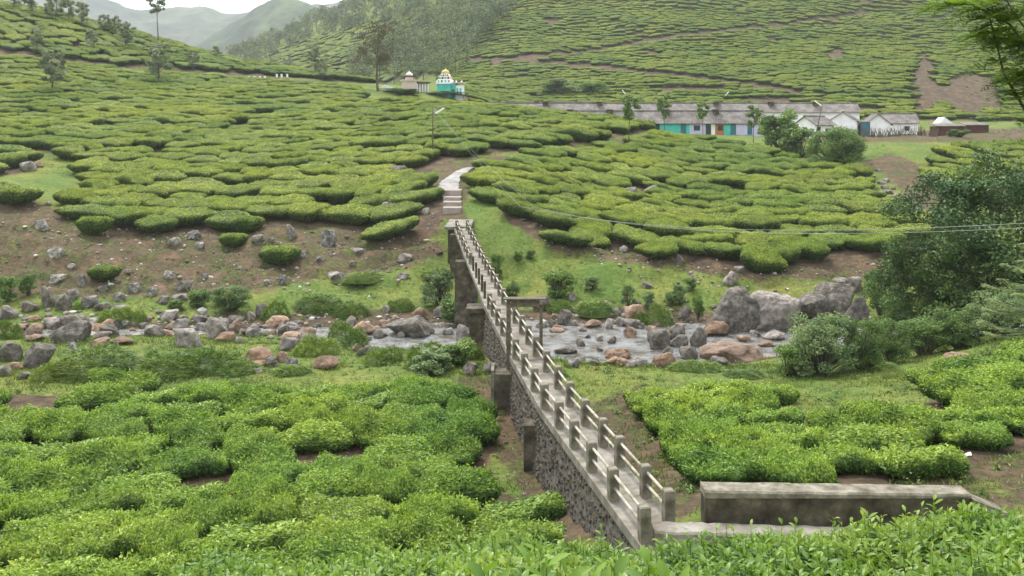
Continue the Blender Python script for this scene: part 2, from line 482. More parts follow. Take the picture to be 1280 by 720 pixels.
d12 = arr(300, 300, 300, 292, 280, 258, 262, 255, 248, 245, 244, 246, 250)
z12 = arr(58, 49.0, 41.5, 30.6, 25.0, 20.3, 15.5, 13.2, 11.8, 11.2, 11.5, 12.0, 12.0)
KN.append((d12, z12))
d13 = arr(390, 390, 390, 390, 390, 345, 330, 320, 312, 308, 305, 305, 310)
z13 = arr(30, 28, 26, 24, 26, 27, 26, 25, 26, 26, 25, 24, 24)
KN.append((d13, z13))
d14 = arr(560, 560, 560, 560, 540, 470, 440, 420, 420, 420, 420, 420, 430)
y14 = arr(100, 100, 100, 92, 62, 40, 32, 38, 34, 36, 40, 40, 40)
KN.append((d14, zy(y14, d14)))
d15 = arr(760, 760, 760, 740, 720, 680, 640, 620, 620, 620, 620, 620, 620)
y15 = arr(118, 118, 116, 76, 12, -25, -60, -90, -120, -130, -130, -130, -130)
KN.append((d15, zy(y15, d15)))
d16 = arr(1000, 1000, 1000, 980, 960, 920, 900, 900, 900, 900, 900, 900, 900)
z16 = arr(20, 20, 20, 40, 80, 130, 190, 230, 260, 270, 270, 270, 270)
KN.append((d16, z16))

TP = np.arange(-500, 1801, 4.0)
TL = np.linspace(math.log(0.5), math.log(1000), 1200)
TD = np.exp(TL)
TZ = np.zeros((len(TP), len(TD)))
_KD = np.array([pchip(CP, k[0], TP) for k in KN]); _KZ = np.array([pchip(CP, k[1], TP) for k in KN])
for _i in range(len(TP)):
    TZ[_i] = pchip(_KD[:, _i], _KZ[:, _i], TD)
COS35 = math.cos(math.radians(40))

def to_pd(X, Y):
    X = np.asarray(X, float); Y = np.asarray(Y, float)
    r = np.hypot(X, Y); az = np.arctan2(X, Y)
    d = r * np.maximum(np.cos(az), COS35)
    px = 640 + F * np.tan(np.clip(az, -1.0, 1.0))
    return np.clip(px, -500, 1799.9), np.clip(d, 0.55, 999)
def H(X, Y):
    px, d = to_pd(X, Y)
    fi = (px - TP[0]) / 4.0
    fj = (np.log(d) - TL[0]) / (TL[1] - TL[0])
    i = np.clip(fi.astype(int), 0, len(TP)-2); j = np.clip(fj.astype(int), 0, len(TD)-2)
    a = fi - i; b = fj - j
    z = (TZ[i, j]*(1-a)*(1-b) + TZ[i+1, j]*a*(1-b) + TZ[i, j+1]*(1-a)*b + TZ[i+1, j+1]*a*b)
    amp = np.interp(d, [0, 20, 40, 70, 88, 92, 106, 115, 200, 300, 800], [0.03, 0.15, 0.16, 0.22, 0.28, 0.5, 0.55, 0.35, 0.35, 0.4, 0.5])
    sc = np.interp(d, [0, 100, 300, 800], [0.35, 0.22, 0.06, 0.02])
    bridge = np.exp(-((np.asarray(X) - np.interp(np.asarray(Y), [26, 47, 62, 97], [4.2, 0.7, -1.1, -5.0])) / 3.0)**2) * (np.asarray(Y) < 120)
    n = fbm(np.asarray(X)*0.22, np.asarray(Y)*0.22, 3, 4)
    n2 = fbm(np.asarray(X)*0.025, np.asarray(Y)*0.025, 9, 4)
    big = np.interp(d, [0, 220, 330, 420, 800], [0, 0, 0.6, 4, 9])
    bank = np.interp(d, [88, 94, 104, 112], [0, 1, 1, 0])
    rg = (0.45 - np.abs(fbm(np.asarray(X)*0.16+5, np.asarray(Y)*0.3, 23, 4))*1.6) * 0.9
    return z + (n*amp + rg*bank) * (1 - 0.7*bridge) + n2*big

def proj(X, Y, Z):
    return 640 + F*np.asarray(X)/np.asarray(Y), HY + (CZ - np.asarray(Z))*F/np.asarray(Y)
def hit(px, py, dmin=12.0, dmax=900.0, water=False):
    """where the line of sight through a photograph pixel meets the ground"""
    d = np.exp(np.linspace(math.log(dmin), math.log(dmax), 2400))
    X = d*(px-640)/F
    zr = CZ - (py-HY)/F*d
    h = H(X, d)
    if water: h = np.where((d > 60) & (d < 95), np.maximum(h, -5.95), h)
    k = np.nonzero(h >= zr)[0]
    i = k[0] if len(k) else len(d)-1
    return float(X[i]), float(d[i]), float(h[i])

# zones of bare soil, drawn as outlines on the ground (columns, rows of the photograph)
SOIL = [
    [(-80,250),(60,255),(95,285),(200,292),(330,285),(430,285),(545,300),(560,318),(520,335),(440,345),(340,362),(240,372),(120,372),(-80,370)],
    [(560,470),(640,470),(655,505),(690,560),(790,668),(700,690),(640,600),(600,540)],
    [(640,268),(700,300),(790,322),(900,338),(1100,345),(1120,325),(1000,325),(900,318),(760,300),(680,280)],
    [(640,300),(700,318),(860,345),(960,352),(1100,352),(1100,330),(900,330),(760,308)],
    [(700,515),(800,470),(830,520),(850,580),(900,620),(850,650),(780,580)],
    [(1060,610),(1180,585),(1290,535),(1400,500),(1400,620),(1230,640)],
    [(1070,205),(1100,215),(1150,260),(1190,275),(1200,240),(1150,205),(1110,190)],
    [(545,205),(600,196),(700,188),(820,165),(840,172),(740,196),(620,212),(590,225),(590,260),(610,275),(560,290),(545,250)],
    [(1140,70),(1170,66),(1180,130),(1150,150),(1130,130)],
    [(1180,92),(1250,100),(1260,140),(1170,140)],
    [(820,95),(900,100),(1000,122),(1120,140),(1000,140),(880,122),(800,110)],
    [(300,97),(340,100),(340,110),(290,106)],
    [(1000,165),(1300,160),(1300,178),(1000,178)],
]
TURF = [
    [(40,190),(110,200),(120,240),(60,245),(35,220)],
    [(400,350),(560,330),(560,400),(330,405),(330,380)],
    [(640,290),(700,320),(880,345),(880,400),(660,400)],
    [(690,440),(880,455),(800,480),(720,510),(690,480)],
    [(600,225),(640,285),(600,290),(580,260)],
]
TEA_ZONES = {
    'near_left': [(-90,494),(180,494),(330,490),(480,488),(600,494),(622,520),(616,560),(600,600),(672,640),(690,668),(600,740),(300,800),(-90,800)],
    'near_right': [(805,502),(900,492),(985,502),(1000,548),(1060,552),(1150,520),(1180,482),(1290,436),(1400,420),(1400,535),(1200,580),(1090,612),(885,608),(835,575),(815,545)],
    'far_left': [(112,222),(92,262),(106,285),(180,292),(260,290),(330,284),(420,284),(462,290),(500,300),(548,292),(552,262),(538,232),(540,208),(600,192),(700,184),(832,160),(828,156),(740,149),(640,139),(560,134),(450,128),(450,114),(300,102),(150,90),(0,72),(-120,60),(-120,180),(0,186),(60,190)],
    'far_left_edge': [(-90,190),(38,196),(40,216),(-90,222)],
    'far_left_edge2': [(-90,244),(44,250),(36,262),(-90,262)],
    'far_right': [(596,224),(612,208),(720,192),(830,174),(870,176),(960,192),(1000,204),(1068,222),(1098,245),(1132,272),(1160,300),(1100,322),(1010,330),(952,346),(905,338),(860,328),(770,314),(690,306),(650,285),(612,268)],
    'upper_right': [(1180,190),(1400,178),(1400,260),(1220,250),(1150,232)],
    'left_hill': [(-120,54),(0,62),(150,82),(300,92),(470,105),(470,100),(300,70),(150,30),(0,-10),(-120,-30)],
    'right_hill': [(556,98),(590,134),(900,136),(1100,150),(1500,154),(1500,-300),(690,-300),(560,92)],
    'spur': [(290,92),(350,92),(470,104),(560,90),(560,20),(470,26),(400,42),(340,66)],
}
SLIPS = [((1155, 108), 16, 42), ((1215, 120), 40, 26), ((690, 30), 12, 5), ((860, 113), 50, 4), ((960, 126), 45, 4), ((1060, 139), 50, 5), ((812, 68), 10, 4), ((1045, 70), 16, 7), ((965, 52), 8, 5)]
# gaps inside the tea: tracks, slips, rocks
TRACKS = [([(585,74),(660,78),(740,84),(800,92),(900,102),(1000,118)], 3.0), ([(640,74),(740,65),(860,44),(960,34),(1080,18)], 2.6),
          ([(0,64),(80,76),(160,86),(240,92),(330,101),(420,108)], 3.4)]
KEEP_CLEAR = [([(571,292),(566,268),(562,247),(560,234),(571,220),(592,209)], 13.0)]
def dist_poly(px, py, pts):
    best = np.full(np.shape(px), 1e9)
    for (x0, y0), (x1, y1) in zip(pts[:-1], pts[1:]):
        L2 = (x1-x0)**2 + (y1-y0)**2
        t = np.clip(((px-x0)*(x1-x0) + (py-y0)*(y1-y0)) / L2, 0, 1)
        best = np.minimum(best, np.hypot(px-(x0+t*(x1-x0)), py-(y0+t*(y1-y0))))
    return best

def build_terrain():
    fine = np.arange(-140, 1421, 3.5)
    azf = np.arctan((fine-640)/F)
    azl = np.linspace(-math.pi, azf[0], 26)[:-1]; azr = np.linspace(azf[-1], math.pi, 26)[1:]
    az = np.concatenate([azl, azf, azr])
    r = np.concatenate([[0.4, 1.2, 2.2, 3.2, 4.5, 6, 8, 10, 13, 16, 20], np.exp(np.linspace(math.log(23), math.log(250), 420)), np.exp(np.linspace(math.log(251.5), math.log(1000), 150))])
    A, R = np.meshgrid(az, r, indexing='ij')
    D = R / np.maximum(np.cos(A), COS35)
    X = D*np.sin(A); Y = D*np.cos(A)
    Z = H(X, Y)
    na, nr = A.shape
    with np.errstate(divide='ignore', invalid='ignore'):
        px, py = proj(X, np.where(Y > 0.3, Y, 0.3), Z)
    soil = np.full(X.shape, 0.30)
    for p in SOIL: soil = np.where(in_poly(px, py, p), 0.62, soil)
    for k, p in TEA_ZONES.items():
        soil = np.where(in_poly(px, py, p), 0.66 if k in ('right_hill', 'spur', 'left_hill') else 0.9, soil)
    for p in SOIL[8:11]: soil = np.where(in_poly(px, py, p), 0.8, soil)
    for c, w, h in SLIPS: soil = np.where(((px-c[0])/w)**2 + ((py-c[1])/h)**2 < 1, 0.8, soil)
    for p in TURF: soil = np.where(in_poly(px, py, p), 0.05, soil)
    for pts, w in TRACKS: soil = np.where(dist_poly(px, py, pts) < w, 0.9, soil)
    soil = np.where((D > 69) & (D < 89) & (Z < -5.2), 0.9, soil)
    # soften
    for _ in range(3):
        soil[1:-1, 1:-1] = (soil[1:-1, 1:-1]*2 + soil[:-2, 1:-1] + soil[2:, 1:-1] + soil[1:-1, :-2] + soil[1:-1, 2:]) / 6
    idx = np.arange(na*nr).reshape(na, nr)
    q = np.stack([idx[:-1, :-1], idx[1:, :-1], idx[1:, 1:], idx[:-1, 1:]], -1).reshape(-1, 4)[:, ::-1]
    me = mesh('terrain', np.stack([X, Y, Z], -1).reshape(-1, 3), [q], M['ground'], True, soil.ravel())
    tag(obj('terrain', me), 'grassy valley floor and brown banks rising into green hills', kind='structure')
build_terrain()

def build_water():
    cols = np.arange(-500, 1800, 20.0)
    d5i = pchip(CP, KN[8][0], cols) - 3.0; d6i = pchip(CP, KN[10][0], cols) + 3.0
    V, Fq = [], []
    k = 8
    for i, c in enumerate(cols):
        for t in np.linspace(0, 1, k):
            d = d5i[i]*(1-t) + d6i[i]*t
            V.append((d*(c-640)/F, d, -5.93 + 0.02*math.sin(i*1.7+t*9)))
    for i in range(len(cols)-1):
        for j in range(k-1):
            Fq.append((i*k+j, (i+1)*k+j, (i+1)*k+j+1, i*k+j+1))
    tag(obj('stream', mesh('stream', V, [np.array(Fq)], M['water'], True)), 'shallow grey stream running between boulders', kind='structure')
build_water()

# far hills -----------------------------------------------------------
def far_hill(name, d0, dcrest, crest, base_z, mat, label, px0, px1, seed, amp):
    cols = np.linspace(px0, px1, 220)
    cy = pchip([c[0] for c in crest], [c[1] for c in crest], cols)
    zc = CZ - (cy-HY)/F*dcrest
    ts = np.linspace(-0.5, 1, 90)
    V = []
    for c, z1 in zip(cols, zc):
        for t in ts:
            d = dcrest + (d0-dcrest)*t
            prof = 1 - abs(t)**1.15 if t > 0 else 1 - (abs(t)*1.2)**1.5
            V.append((d*(c-640)/F, d, base_z + (z1-base_z)*prof))
    V = np.array(V)
    n = fbm(V[:, 0]/90+3, V[:, 1]/140, seed, 6, 0.55)
    t = np.tile(ts, len(cols))
    V[:, 2] += n*amp*np.clip(0.25+np.abs(t)*1.5, 0, 1)
    n2 = fbm(V[:, 0]/9, V[:, 1]/12, seed+5, 3, 0.6)
    V[:, 2] += n2*amp*0.07
    na, nr = len(cols), len(ts)
    idx = np.arange(na*nr).reshape(na, nr)
    q = np.stack([idx[:-1, :-1], idx[1:, :-1], idx[1:, 1:], idx[:-1, 1:]], -1).reshape(-1, 4)
    tint = np.clip(0.5 + 0.9*fbm(V[:, 0]/60, V[:, 1]/110, seed+11, 5, 0.6), 0, 1)
    tag(obj(name, mesh(name, V, [q], mat, True, tint)), label, kind='structure')
def hill_mat(name, a, b, c, scale):
    m, nt, out = newmat(name)
    at = N(nt, 'ShaderNodeAttribute', attribute_name='tint')
    geo = N(nt, 'ShaderNodeNewGeometry')
    n = noise_tex(nt, scale, 6, 0.7, geo.outputs['Position'])
    s = N(nt, 'ShaderNodeMath', operation='MULTIPLY_ADD')
    nt.links.new(n.outputs[0], s.inputs[0]); s.inputs[1].default_value = 0.7
    h_ = N(nt, 'ShaderNodeMath', operation='MULTIPLY'); h_.inputs[1].default_value = 0.3
    nt.links.new(at.outputs['Fac'], h_.inputs[0]); nt.links.new(h_.outputs[0], s.inputs[2])
    r = ramp(nt, [(0.38, a), (0.5, b), (0.64, c)], s.outputs[0])
    p = N(nt, 'ShaderNodeBsdfPrincipled'); p.inputs['Roughness'].default_value = 0.95
    nt.links.new(r.outputs[0], p.inputs['Base Color'])
    b2 = bump(nt, n.outputs[0], 0.8, 4.0)
    nt.links.new(b2.outputs[0], p.inputs['Normal'])
    nt.links.new(p.outputs[0], out.inputs[0])
    return m
M['hill1'] = hill_mat('hill_woods', (0.012, 0.026, 0.014), (0.032, 0.056, 0.022), (0.075, 0.115, 0.032), 0.05)
M['hill2'] = hill_mat('hill_woods_far', (0.016, 0.028, 0.018), (0.042, 0.060, 0.032), (0.085, 0.09, 0.055), 0.02)
far_hill('hill', 800, 1150, [(-300, 30), (60, 55), (120, 52), (170, 46), (230, 68), (290, 82), (420, 96), (700, 100)], 5, M['hill1'], 'smooth pale green hill shoulder behind the tea ridge', -300, 700, 3, 8)
far_hill('wooded_hill', 1150, 1500, [(-100, 130), (200, 98), (240, 60), (290, 26), (325, 6), (350, -4), (375, 2), (400, 12), (440, 22), (520, 5), (600, -20), (900, -20)], -20, M['hill1'], 'dark wooded hill under the white cloud', -100, 900, 8, 40)
far_hill('mountain', 1700, 2300, [(-500, -60), (0, -40), (80, -22), (130, -4), (185, 10), (240, 6), (290, 16), (360, 14), (430, 2), (520, -20), (900, -60), (1500, -60)], -40, M['hill2'], 'hazy blue mountain ridge fading into the cloud', -500, 1500, 21, 70)

# ------------------------------------------------------------------ path and steps on the far side
def strip(name, pts, mat, lift, kind='structure', label=None, thick=0.12):
    """pts: (px, py, half width in m) followed over the ground"""
    C = [hit(p[0], p[1], 60) for p in pts]
    P = np.array([(c[0], c[1]) for c in C]); Wd = np.array([p[2] for p in pts])
    t = np.linspace(0, len(P)-1, len(P)*6)
    k = np.arange(len(P))
    P = np.stack([pchip(k, P[:, 0], t), pchip(k, P[:, 1], t)], -1); Wd = np.interp(t, k, Wd)
    T = np.gradient(P, axis=0); T /= np.linalg.norm(T, axis=1)[:, None] + 1e-9
    S = np.stack([T[:, 1], -T[:, 0]], -1)
    zc = H(P[:, 0], P[:, 1]) + lift
    V = []; n = len(P)
    for i in range(n):
        for s in (-1, -0.5, 0, 0.5, 1):
            w = Wd[i]*(1+0.08*math.sin(i*2.1+s))
            V.append((P[i, 0]+S[i, 0]*s*w, P[i, 1]+S[i, 1]*s*w, zc[i] + 0.03*(1-abs(s))))
        for s in (-1, 1):
            V.append((P[i, 0]+S[i, 0]*s*Wd[i]*1.02, P[i, 1]+S[i, 1]*s*Wd[i]*1.02, zc[i]-thick-0.5))
    Q = []
    for i in range(n-1):
        a, b = i*7, (i+1)*7
        for j in range(4): Q.append((a+j, a+j+1, b+j+1, b+j))
        Q.append((a+5, a, b, b+5)); Q.append((a+4, a+6, b+6, b+4))
    o = obj(name, mesh(name, V, [np.array(Q)], mat, False))
    tag(o, label, kind=kind)
    return o
M['path'] = solid_mat('path_concrete', [(0.34, (0.20, 0.188, 0.180)), (0.6, (0.32, 0.305, 0.30))], 0.8, 0.9, 0.4, 0.02, stain=(0.9, 0.66, (0.2, 0.18, 0.14)), coord='Object')
strip('footpath', [(563, 248, 1.25), (560, 238, 1.35), (562, 230, 1.2), (570, 222, 1.0), (578, 215, 0.8), (588, 211, 0.5)], M['path'], 0.16, label='pale concrete footpath curving up from the steps')

def bleft(d):    # line of the left-hand posts of the bridge
    return np.interp(d, [20, 26.2, 29.15, 38.7, 47.2, 62.1, 67, 80, 84, 97, 101], [4.75, 3.62, 3.08, 1.32, 0.146, -1.67, -2.12, -3.49, -3.99, -5.55, -6.0])
BW = 1.08
def deckz(d): return np.interp(d, [0, 80, 98, 104], [0.0, 0.0, 1.0, 1.25])
def bdir(d):
    t = Vector((float(bleft(d+0.6)-bleft(d-0.6)), 1.2, 0)).normalized()
    return t, Vector((t.y, -t.x, 0))

def build_steps():
    r = empty('concrete_steps', (-7.0, 106, 1.2))
    tag(r, 'short flight of pinkish concrete steps between bridge and footpath', 'steps')
    M['step'] = solid_mat('step_concrete', [(0.3, (0.22, 0.18, 0.155)), (0.7, (0.36, 0.31, 0.28))], 1.5, 0.9, 0.4, 0.01)
    y0 = 108.5
    zt = float(H(-7.2, 119.0)) + 0.12
    zb = 1.15
    n = 4
    for i in range(n):
        xa = -7.85 - 0.12*i; xb = -5.75 - 0.12*i
        yc = y0+i*2.1
        z1 = max(zb + (zt-zb)*(i+1)/n, float(H(np.array([(xa+xb)/2]), np.array([yc+2.4]))[0])+0.10)
        b = MB().box(xa, xb, y0+i*2.1, y0+i*2.1+2.6, z1-0.8, z1, bev=0.04)
        o = b.obj('step', M['step']); o.parent = r; o.matrix_parent_inverse = r.matrix_world.inverted()
        o.location = o.location
        o.matrix_parent_inverse.identity()
        o.location = (-r.location.x, -r.location.y, -r.location.z)
build_steps()

# ------------------------------------------------------------------ footbridge
def build_bridge():
    R = empty('footbridge', (0, 0, 0))
    tag(R, 'long narrow concrete footbridge with squat posts and white pipe rails across the stream', 'footbridge')
    # deck
    ds = np.concatenate([np.arange(25.2, 97.5, 1.2), [99.5]])
    V, Q = [], []
    for d in ds:
        x = float(bleft(d)); z = float(deckz(d)); t, s = bdir(d)
        for off, zz in ((-0.20, -0.30), (-0.20, 0.0), (BW+0.20, 0.0), (BW+0.20, -0.30)):
            V.append((x+s.x*off, d+s.y*off, z+zz))
    for i in range(len(ds)-1):
        a, b = i*4, i*4+4
        for j in range(4): Q.append((a+j, a+(j+1) % 4, b+(j+1) % 4, b+j))
    Q.append((0, 1, 2, 3)); Q.append((len(V)-1, len(V)-2, len(V)-3, len(V)-4))
    obj('deck', mesh('deck', V, [np.array(Q)], M['deck']), R)
    # landing slab at the far bank and at the near end
    t, s = bdir(99)
    b = MB().box(-6.95, -4.25, 98.6, 110.4, 0.86, 1.17, bev=0.05); b.obj('landing', M['deck'], R)
    b = MB().box(-6.6, -4.35, 98.9, 101.5, -2.6, 0.815); b.obj('abutment', M['dark_concrete'], R)
    # stone embankment under the near part
    V, Q = [], []
    es = np.arange(24.5, 61.6, 1.2)
    for d in es:
        x = float(bleft(d)); t, s = bdir(d)
        zl = float(H(x-0.6, d)) - 0.8; zr = float(H(x+BW+0.6, d)) - 0.8
        for off, zz in ((-0.42, zl), (-0.14, -0.301), (BW+0.14, -0.301), (BW+0.42, zr)):
            V.append((x+s.x*off, d+s.y*off, zz))
    for i in range(len(es)-1):
        a, b = i*4, i*4+4
        for j in (0, 2): Q.append((a+j, a+j+1, b+j+1, b+j))
    Q.append((0, 1, 2, 3)); Q.append((len(V)-1, len(V)-2, len(V)-3, len(V)-4))
    emb = obj('embankment', mesh('embankment', V, [np.array(Q)], M['masonry']), R)
    # the rubble stones set in its faces
    rs = np.random.default_rng(5)
    SV, SQ, ST = [], [], []
    for side in (0, 1):
        for d in np.arange(24.8, 61.0, 0.30):
            x = float(bleft(d)); t, s = bdir(d)
            zb = float(H(x-0.6 if side == 0 else x+BW+0.6, d))
            zz = -0.42
            while zz > zb - 0.2:
                f = (zz+0.3)/((zb-0.8)+0.3)
                off = -0.14-0.28*f if side == 0 else BW+0.14+0.28*f
                dd = d + rs.uniform(-0.1, 0.1)
                c = Vector((x+s.x*off, dd+s.y*off, zz+rs.uniform(-0.04, 0.04)))
                o = s*(-1 if side == 0 else 1)
                w = rs.uniform(0.11, 0.18); h = rs.uniform(0.09, 0.15); k = rs.uniform(0.03, 0.10)
                n0 = len(SV)
                an = rs.uniform(0, 6.28)
                for q in range(5):
                    an2 = an + q*1.2566 + rs.uniform(-0.3, 0.3)
                    p = c + t*(w*math.cos(an2)) + Vector((0, 0, h*math.sin(an2)))
                    SV.append(tuple(p - o*0.03))
                for q in range(5):
                    p = Vector(SV[n0+q]); p = c + (p-c)*0.66 + o*(k+rs.uniform(-0.02, 0.02))
                    SV.append(tuple(p))
                for q in range(5): SQ.append((n0+q, n0+(q+1) % 5, n0+5+(q+1) % 5, n0+5+q))
                ST.append((n0+5, n0+6, n0+7, n0+8, n0+9))
                zz -= rs.uniform(0.22, 0.30)
    M['stone'] = rock_mat('wall_stone', (0.062, 0.050, 0.036), (0.118, 0.098, 0.072), (0.190, 0.162, 0.124), 0.68, (0.30, 0.28, 0.23))
    st = obj('rubble_stones', mesh('rubble_stones', SV, [np.array(SQ), np.array(ST)], M['stone']), R)
    tag(st, kind='stuff')
    # piers
    def pier(d, x0, x1, w, top, bot, mat, taper=0.0, name='pier'):
        P = []
        for z, k in ((bot, 1+taper), (top, 1.0)):
            cx = (x0+x1)/2; hw = (x1-x0)/2*k; hd = w/2*k
            for sx, sy in ((-1, -1), (1, -1), (1, 1), (-1, 1)):
                P.append((cx+sx*hw, d+sy*hd, z))
        b = MB(); b.add(P, [(0, 3, 2, 1), (4, 5, 6, 7), (0, 1, 5, 4), (1, 2, 6, 5), (2, 3, 7, 6), (3, 0, 4, 7)])
        return b.obj(name, mat, R)
    pier(84.0, -4.95, -3.0, 1.5, -0.31, -7.2, M['dark_concrete'], 0.04)
    pier(62.6, -2.75, -0.4, 1.5, -0.31, -6.8, M['dark_concrete'], 0.03)
    pier(62.6, -2.95, -0.3, 1.8, -0.309, -0.62, M['dark_concrete'], name='pier_cap')
    pier(97.2, -6.2, -4.2, 1.4, 0.55, -5.0, M['dark_concrete'], 0.03, name='abutment')
    # buttresses on the upstream face
    pier(47.6, -1.0, 0.15, 1.3, -0.75, -4.2, M['dark_concrete'], 0.0, name='buttress')
    pier(47.6, -1.03, -0.88, 1.34, -0.55, -4.2, M['concrete'], 0.0, name='buttress_side')
    pier(40.0, 0.48, 1.25, 1.0, -0.95, -4.0, M['dark_concrete'], 0.0, name='buttress')
    # posts and pipes
    Ld = [26.2, 29.15, 31.6, 33.9, 36.2, 38.7, 41.3, 44.0, 47.0, 49.8, 52.4, 55.0, 57.6, 60.0]
    thin = [63.6, 66.5, 69.5, 72.5, 76.0]
    Lf = [79.5, 82.5, 85.5, 88.5, 91.5, 94.5, 97.2]
    Rd = [27.4, 29.4, 32.1, 34.1, 36.5, 39.0, 41.6, 44.5, 47.5, 50.2, 52.8, 55.6, 58.4, 61.6, 64.6, 67.6, 70.6, 73.6, 76.6, 79.6, 82.6, 85.6, 88.6, 91.6, 94.6, 97.4]
    post_me = MB().box(-0.15, 0.15, -0.15, 0.15, -0.02, 1.0, bev=0.035).me('post', M['concrete'])
    slim_me = MB().box(-0.08, 0.08, -0.08, 0.08, -0.02, 1.15, bev=0.02).me('post', M['dark_concrete'])
    def post(d, off, me):
        t, s = bdir(d); x = float(bleft(d))
        o = obj('post', me, R, (x+s.x*off, d, float(deckz(d))))
        o.rotation_euler = (random.uniform(-.02, .02), random.uniform(-.02, .02), -math.atan2(t.x, t.y))
        return o.location
    def rails(ps, r=0.048):
        for a, b in zip(ps[:-1], ps[1:]):
            for zz in (0.42, 0.80):
                MB().tube([a+Vector((0, 0, zz)), b+Vector((0, 0, zz))], r, 6).obj('rail', M['pipe'], R, True)
    rails([post(d, 0.0, post_me).copy() for d in Ld])
    for d in thin: post(d, 0.0, slim_me)
    rails([post(d, 0.0, post_me).copy() for d in Lf])
    rails([post(d, BW, post_me).copy() for d in Rd])
    # portal over the walkway
    G = empty('wooden_gateway', (0.2, 48.0, -0.75))
    tag(G, 'weathered wooden gateway of two posts and a crossbeam standing over the bridge', 'gateway')
    L = Vector((-0.17, 48.0, 0)); Rr = Vector((1.16, 48.2, 0))
    def part(b, nm, mat):
        o = b.obj(nm, mat, G); o.location = -Vector(G.location); return o
    part(MB().box(L.x-0.11, L.x+0.11, 47.89, 48.11, -0.9, 2.72), 'gate_post', M['oldwood'])
    part(MB().box(Rr.x+0.22, Rr.x+0.38, 48.1, 48.3, -2.0, 2.45), 'gate_post', M['oldwood'])
    b = MB().box(L.x-0.22, Rr.x+0.52, 47.8, 48.35, 2.725, 2.80); part(b, 'cap_board', M['oldwood'])
    part(MB().box(L.x+0.115, Rr.x+0.215, 47.95, 48.2, 2.36, 2.72), 'crossbeam', M['oldwood'])
build_bridge()

# ------------------------------------------------------------------ parapet by the near end
def jag_box(x0, x1, y0, y1, z0, z1, n, rng, jag=0.03, xs=None):
    """a long cast block with uneven top edge"""
    P, Q = [], []
    xs = np.linspace(x0, x1, n)
    for i, x in enumerate(xs):
        j = rng.uniform(-jag, jag, 4)
        zt = z1[0] + (z1[1]-z1[0])*i/(n-1) if hasattr(z1, '__len__') else z1
        P += [(x, y0, z0), (x, y0+j[0]*0.5, zt-0.05+j[1]*0.4), (x, y0+0.05+j[0]*0.5, zt+j[1]*0.3), (x, y1+j[2]*0.5, zt+j[3]*0.3), (x, y1, z0)]
    for i in range(n-1):
        a, b = i*5, i*5+5
        for k in range(5): Q.append((a+k, b+k, b+(k+1) % 5, a+(k+1) % 5))
    Q.append(tuple(range(5))[::-1]); Q.append(tuple((n-1)*5+k for k in range(5)))
    m = MB(); m.add(P, [q[::-1] for q in Q]); return m
rj = np.random.default_rng(3)
R = empty('parapet_wall', (9.0, 27.2, 0.1))
tag(R, 'low mossy concrete parapet wall beside the near end of the bridge', 'wall')
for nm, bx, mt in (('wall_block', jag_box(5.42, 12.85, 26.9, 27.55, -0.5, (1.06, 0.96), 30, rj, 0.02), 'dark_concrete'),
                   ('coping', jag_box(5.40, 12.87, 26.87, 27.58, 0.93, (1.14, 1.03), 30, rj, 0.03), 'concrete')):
    o = bx.obj(nm, M[mt], R); o.location = -Vector(R.location)
P_ = MB(); P_.add([(12.88, 26.8, 0.1), (13.9, 26.9, 0.1), (13.9, 27.6, 0.1), (12.88, 27.5, 0.1), (12.88, 26.8, 0.92), (13.9, 26.9, 0.5), (13.9, 27.6, 0.5), (12.88, 27.5, 0.92)],
       [(0, 3, 2, 1), (4, 5, 6, 7), (0, 1, 5, 4), (1, 2, 6, 5), (2, 3, 7, 6), (3, 0, 4, 7)])
o = P_.obj('ramp_end', M['concrete'], R); o.location = -Vector(R.location)
o = jag_box(3.85, 10.0, 25.9, 26.6, -0.6, (0.40, 0.22), 40, rj, 0.06).obj('broken_slab', M['deck'])
tag(o, 'cracked concrete edging slab running below the parapet wall', 'slab')

# ------------------------------------------------------------------ leaf helpers
def unit(v): return v / (np.linalg.norm(v, axis=-1, keepdims=True) + 1e-9)
def leaf_quads(P, Nn, ln, wd, rng, up=0.35, fold=0.18):
    """one folded diamond leaf at each point: returns V, tris"""
    n = len(P)
    Nn = unit(Nn)
    a = unit(rng.normal(size=(n, 3)))
    T = unit(a - (a*Nn).sum(1, keepdims=True)*Nn)          # along the leaf
    T = unit(T + Nn*rng.uniform(-0.1, up*2, (n, 1)))
    S = unit(np.cross(Nn, T))
    Nl = np.cross(T, S)
    ln = ln*rng.uniform(0.7, 1.25, (n, 1)); wd = wd*rng.uniform(0.75, 1.2, (n, 1))
    b = P - T*ln*0.35
    V = np.stack([b, b+T*ln*0.5-S*wd*0.5+Nl*wd*fold, b+T*ln, b+T*ln*0.5+S*wd*0.5+Nl*wd*fold], 1)
    i = np.arange(n)[:, None]*4
    return V.reshape(-1, 3), np.concatenate([i+[0, 1, 2], i+[0, 2, 3]], 0)
def sample_tris(V, T, n, rng):
    a, b, c = V[T[:, 0]], V[T[:, 1]], V[T[:, 2]]
    nn = np.cross(b-a, c-a); ar = np.linalg.norm(nn, axis=1)
    k = rng.choice(len(T), n, p=ar/ar.sum())
    u, v = rng.random((n, 1)), rng.random((n, 1))
    s = (u+v) > 1; u = np.where(s, 1-u, u); v = np.where(s, 1-v, v)
    return a[k]+(b[k]-a[k])*u+(c[k]-a[k])*v, unit(nn[k])

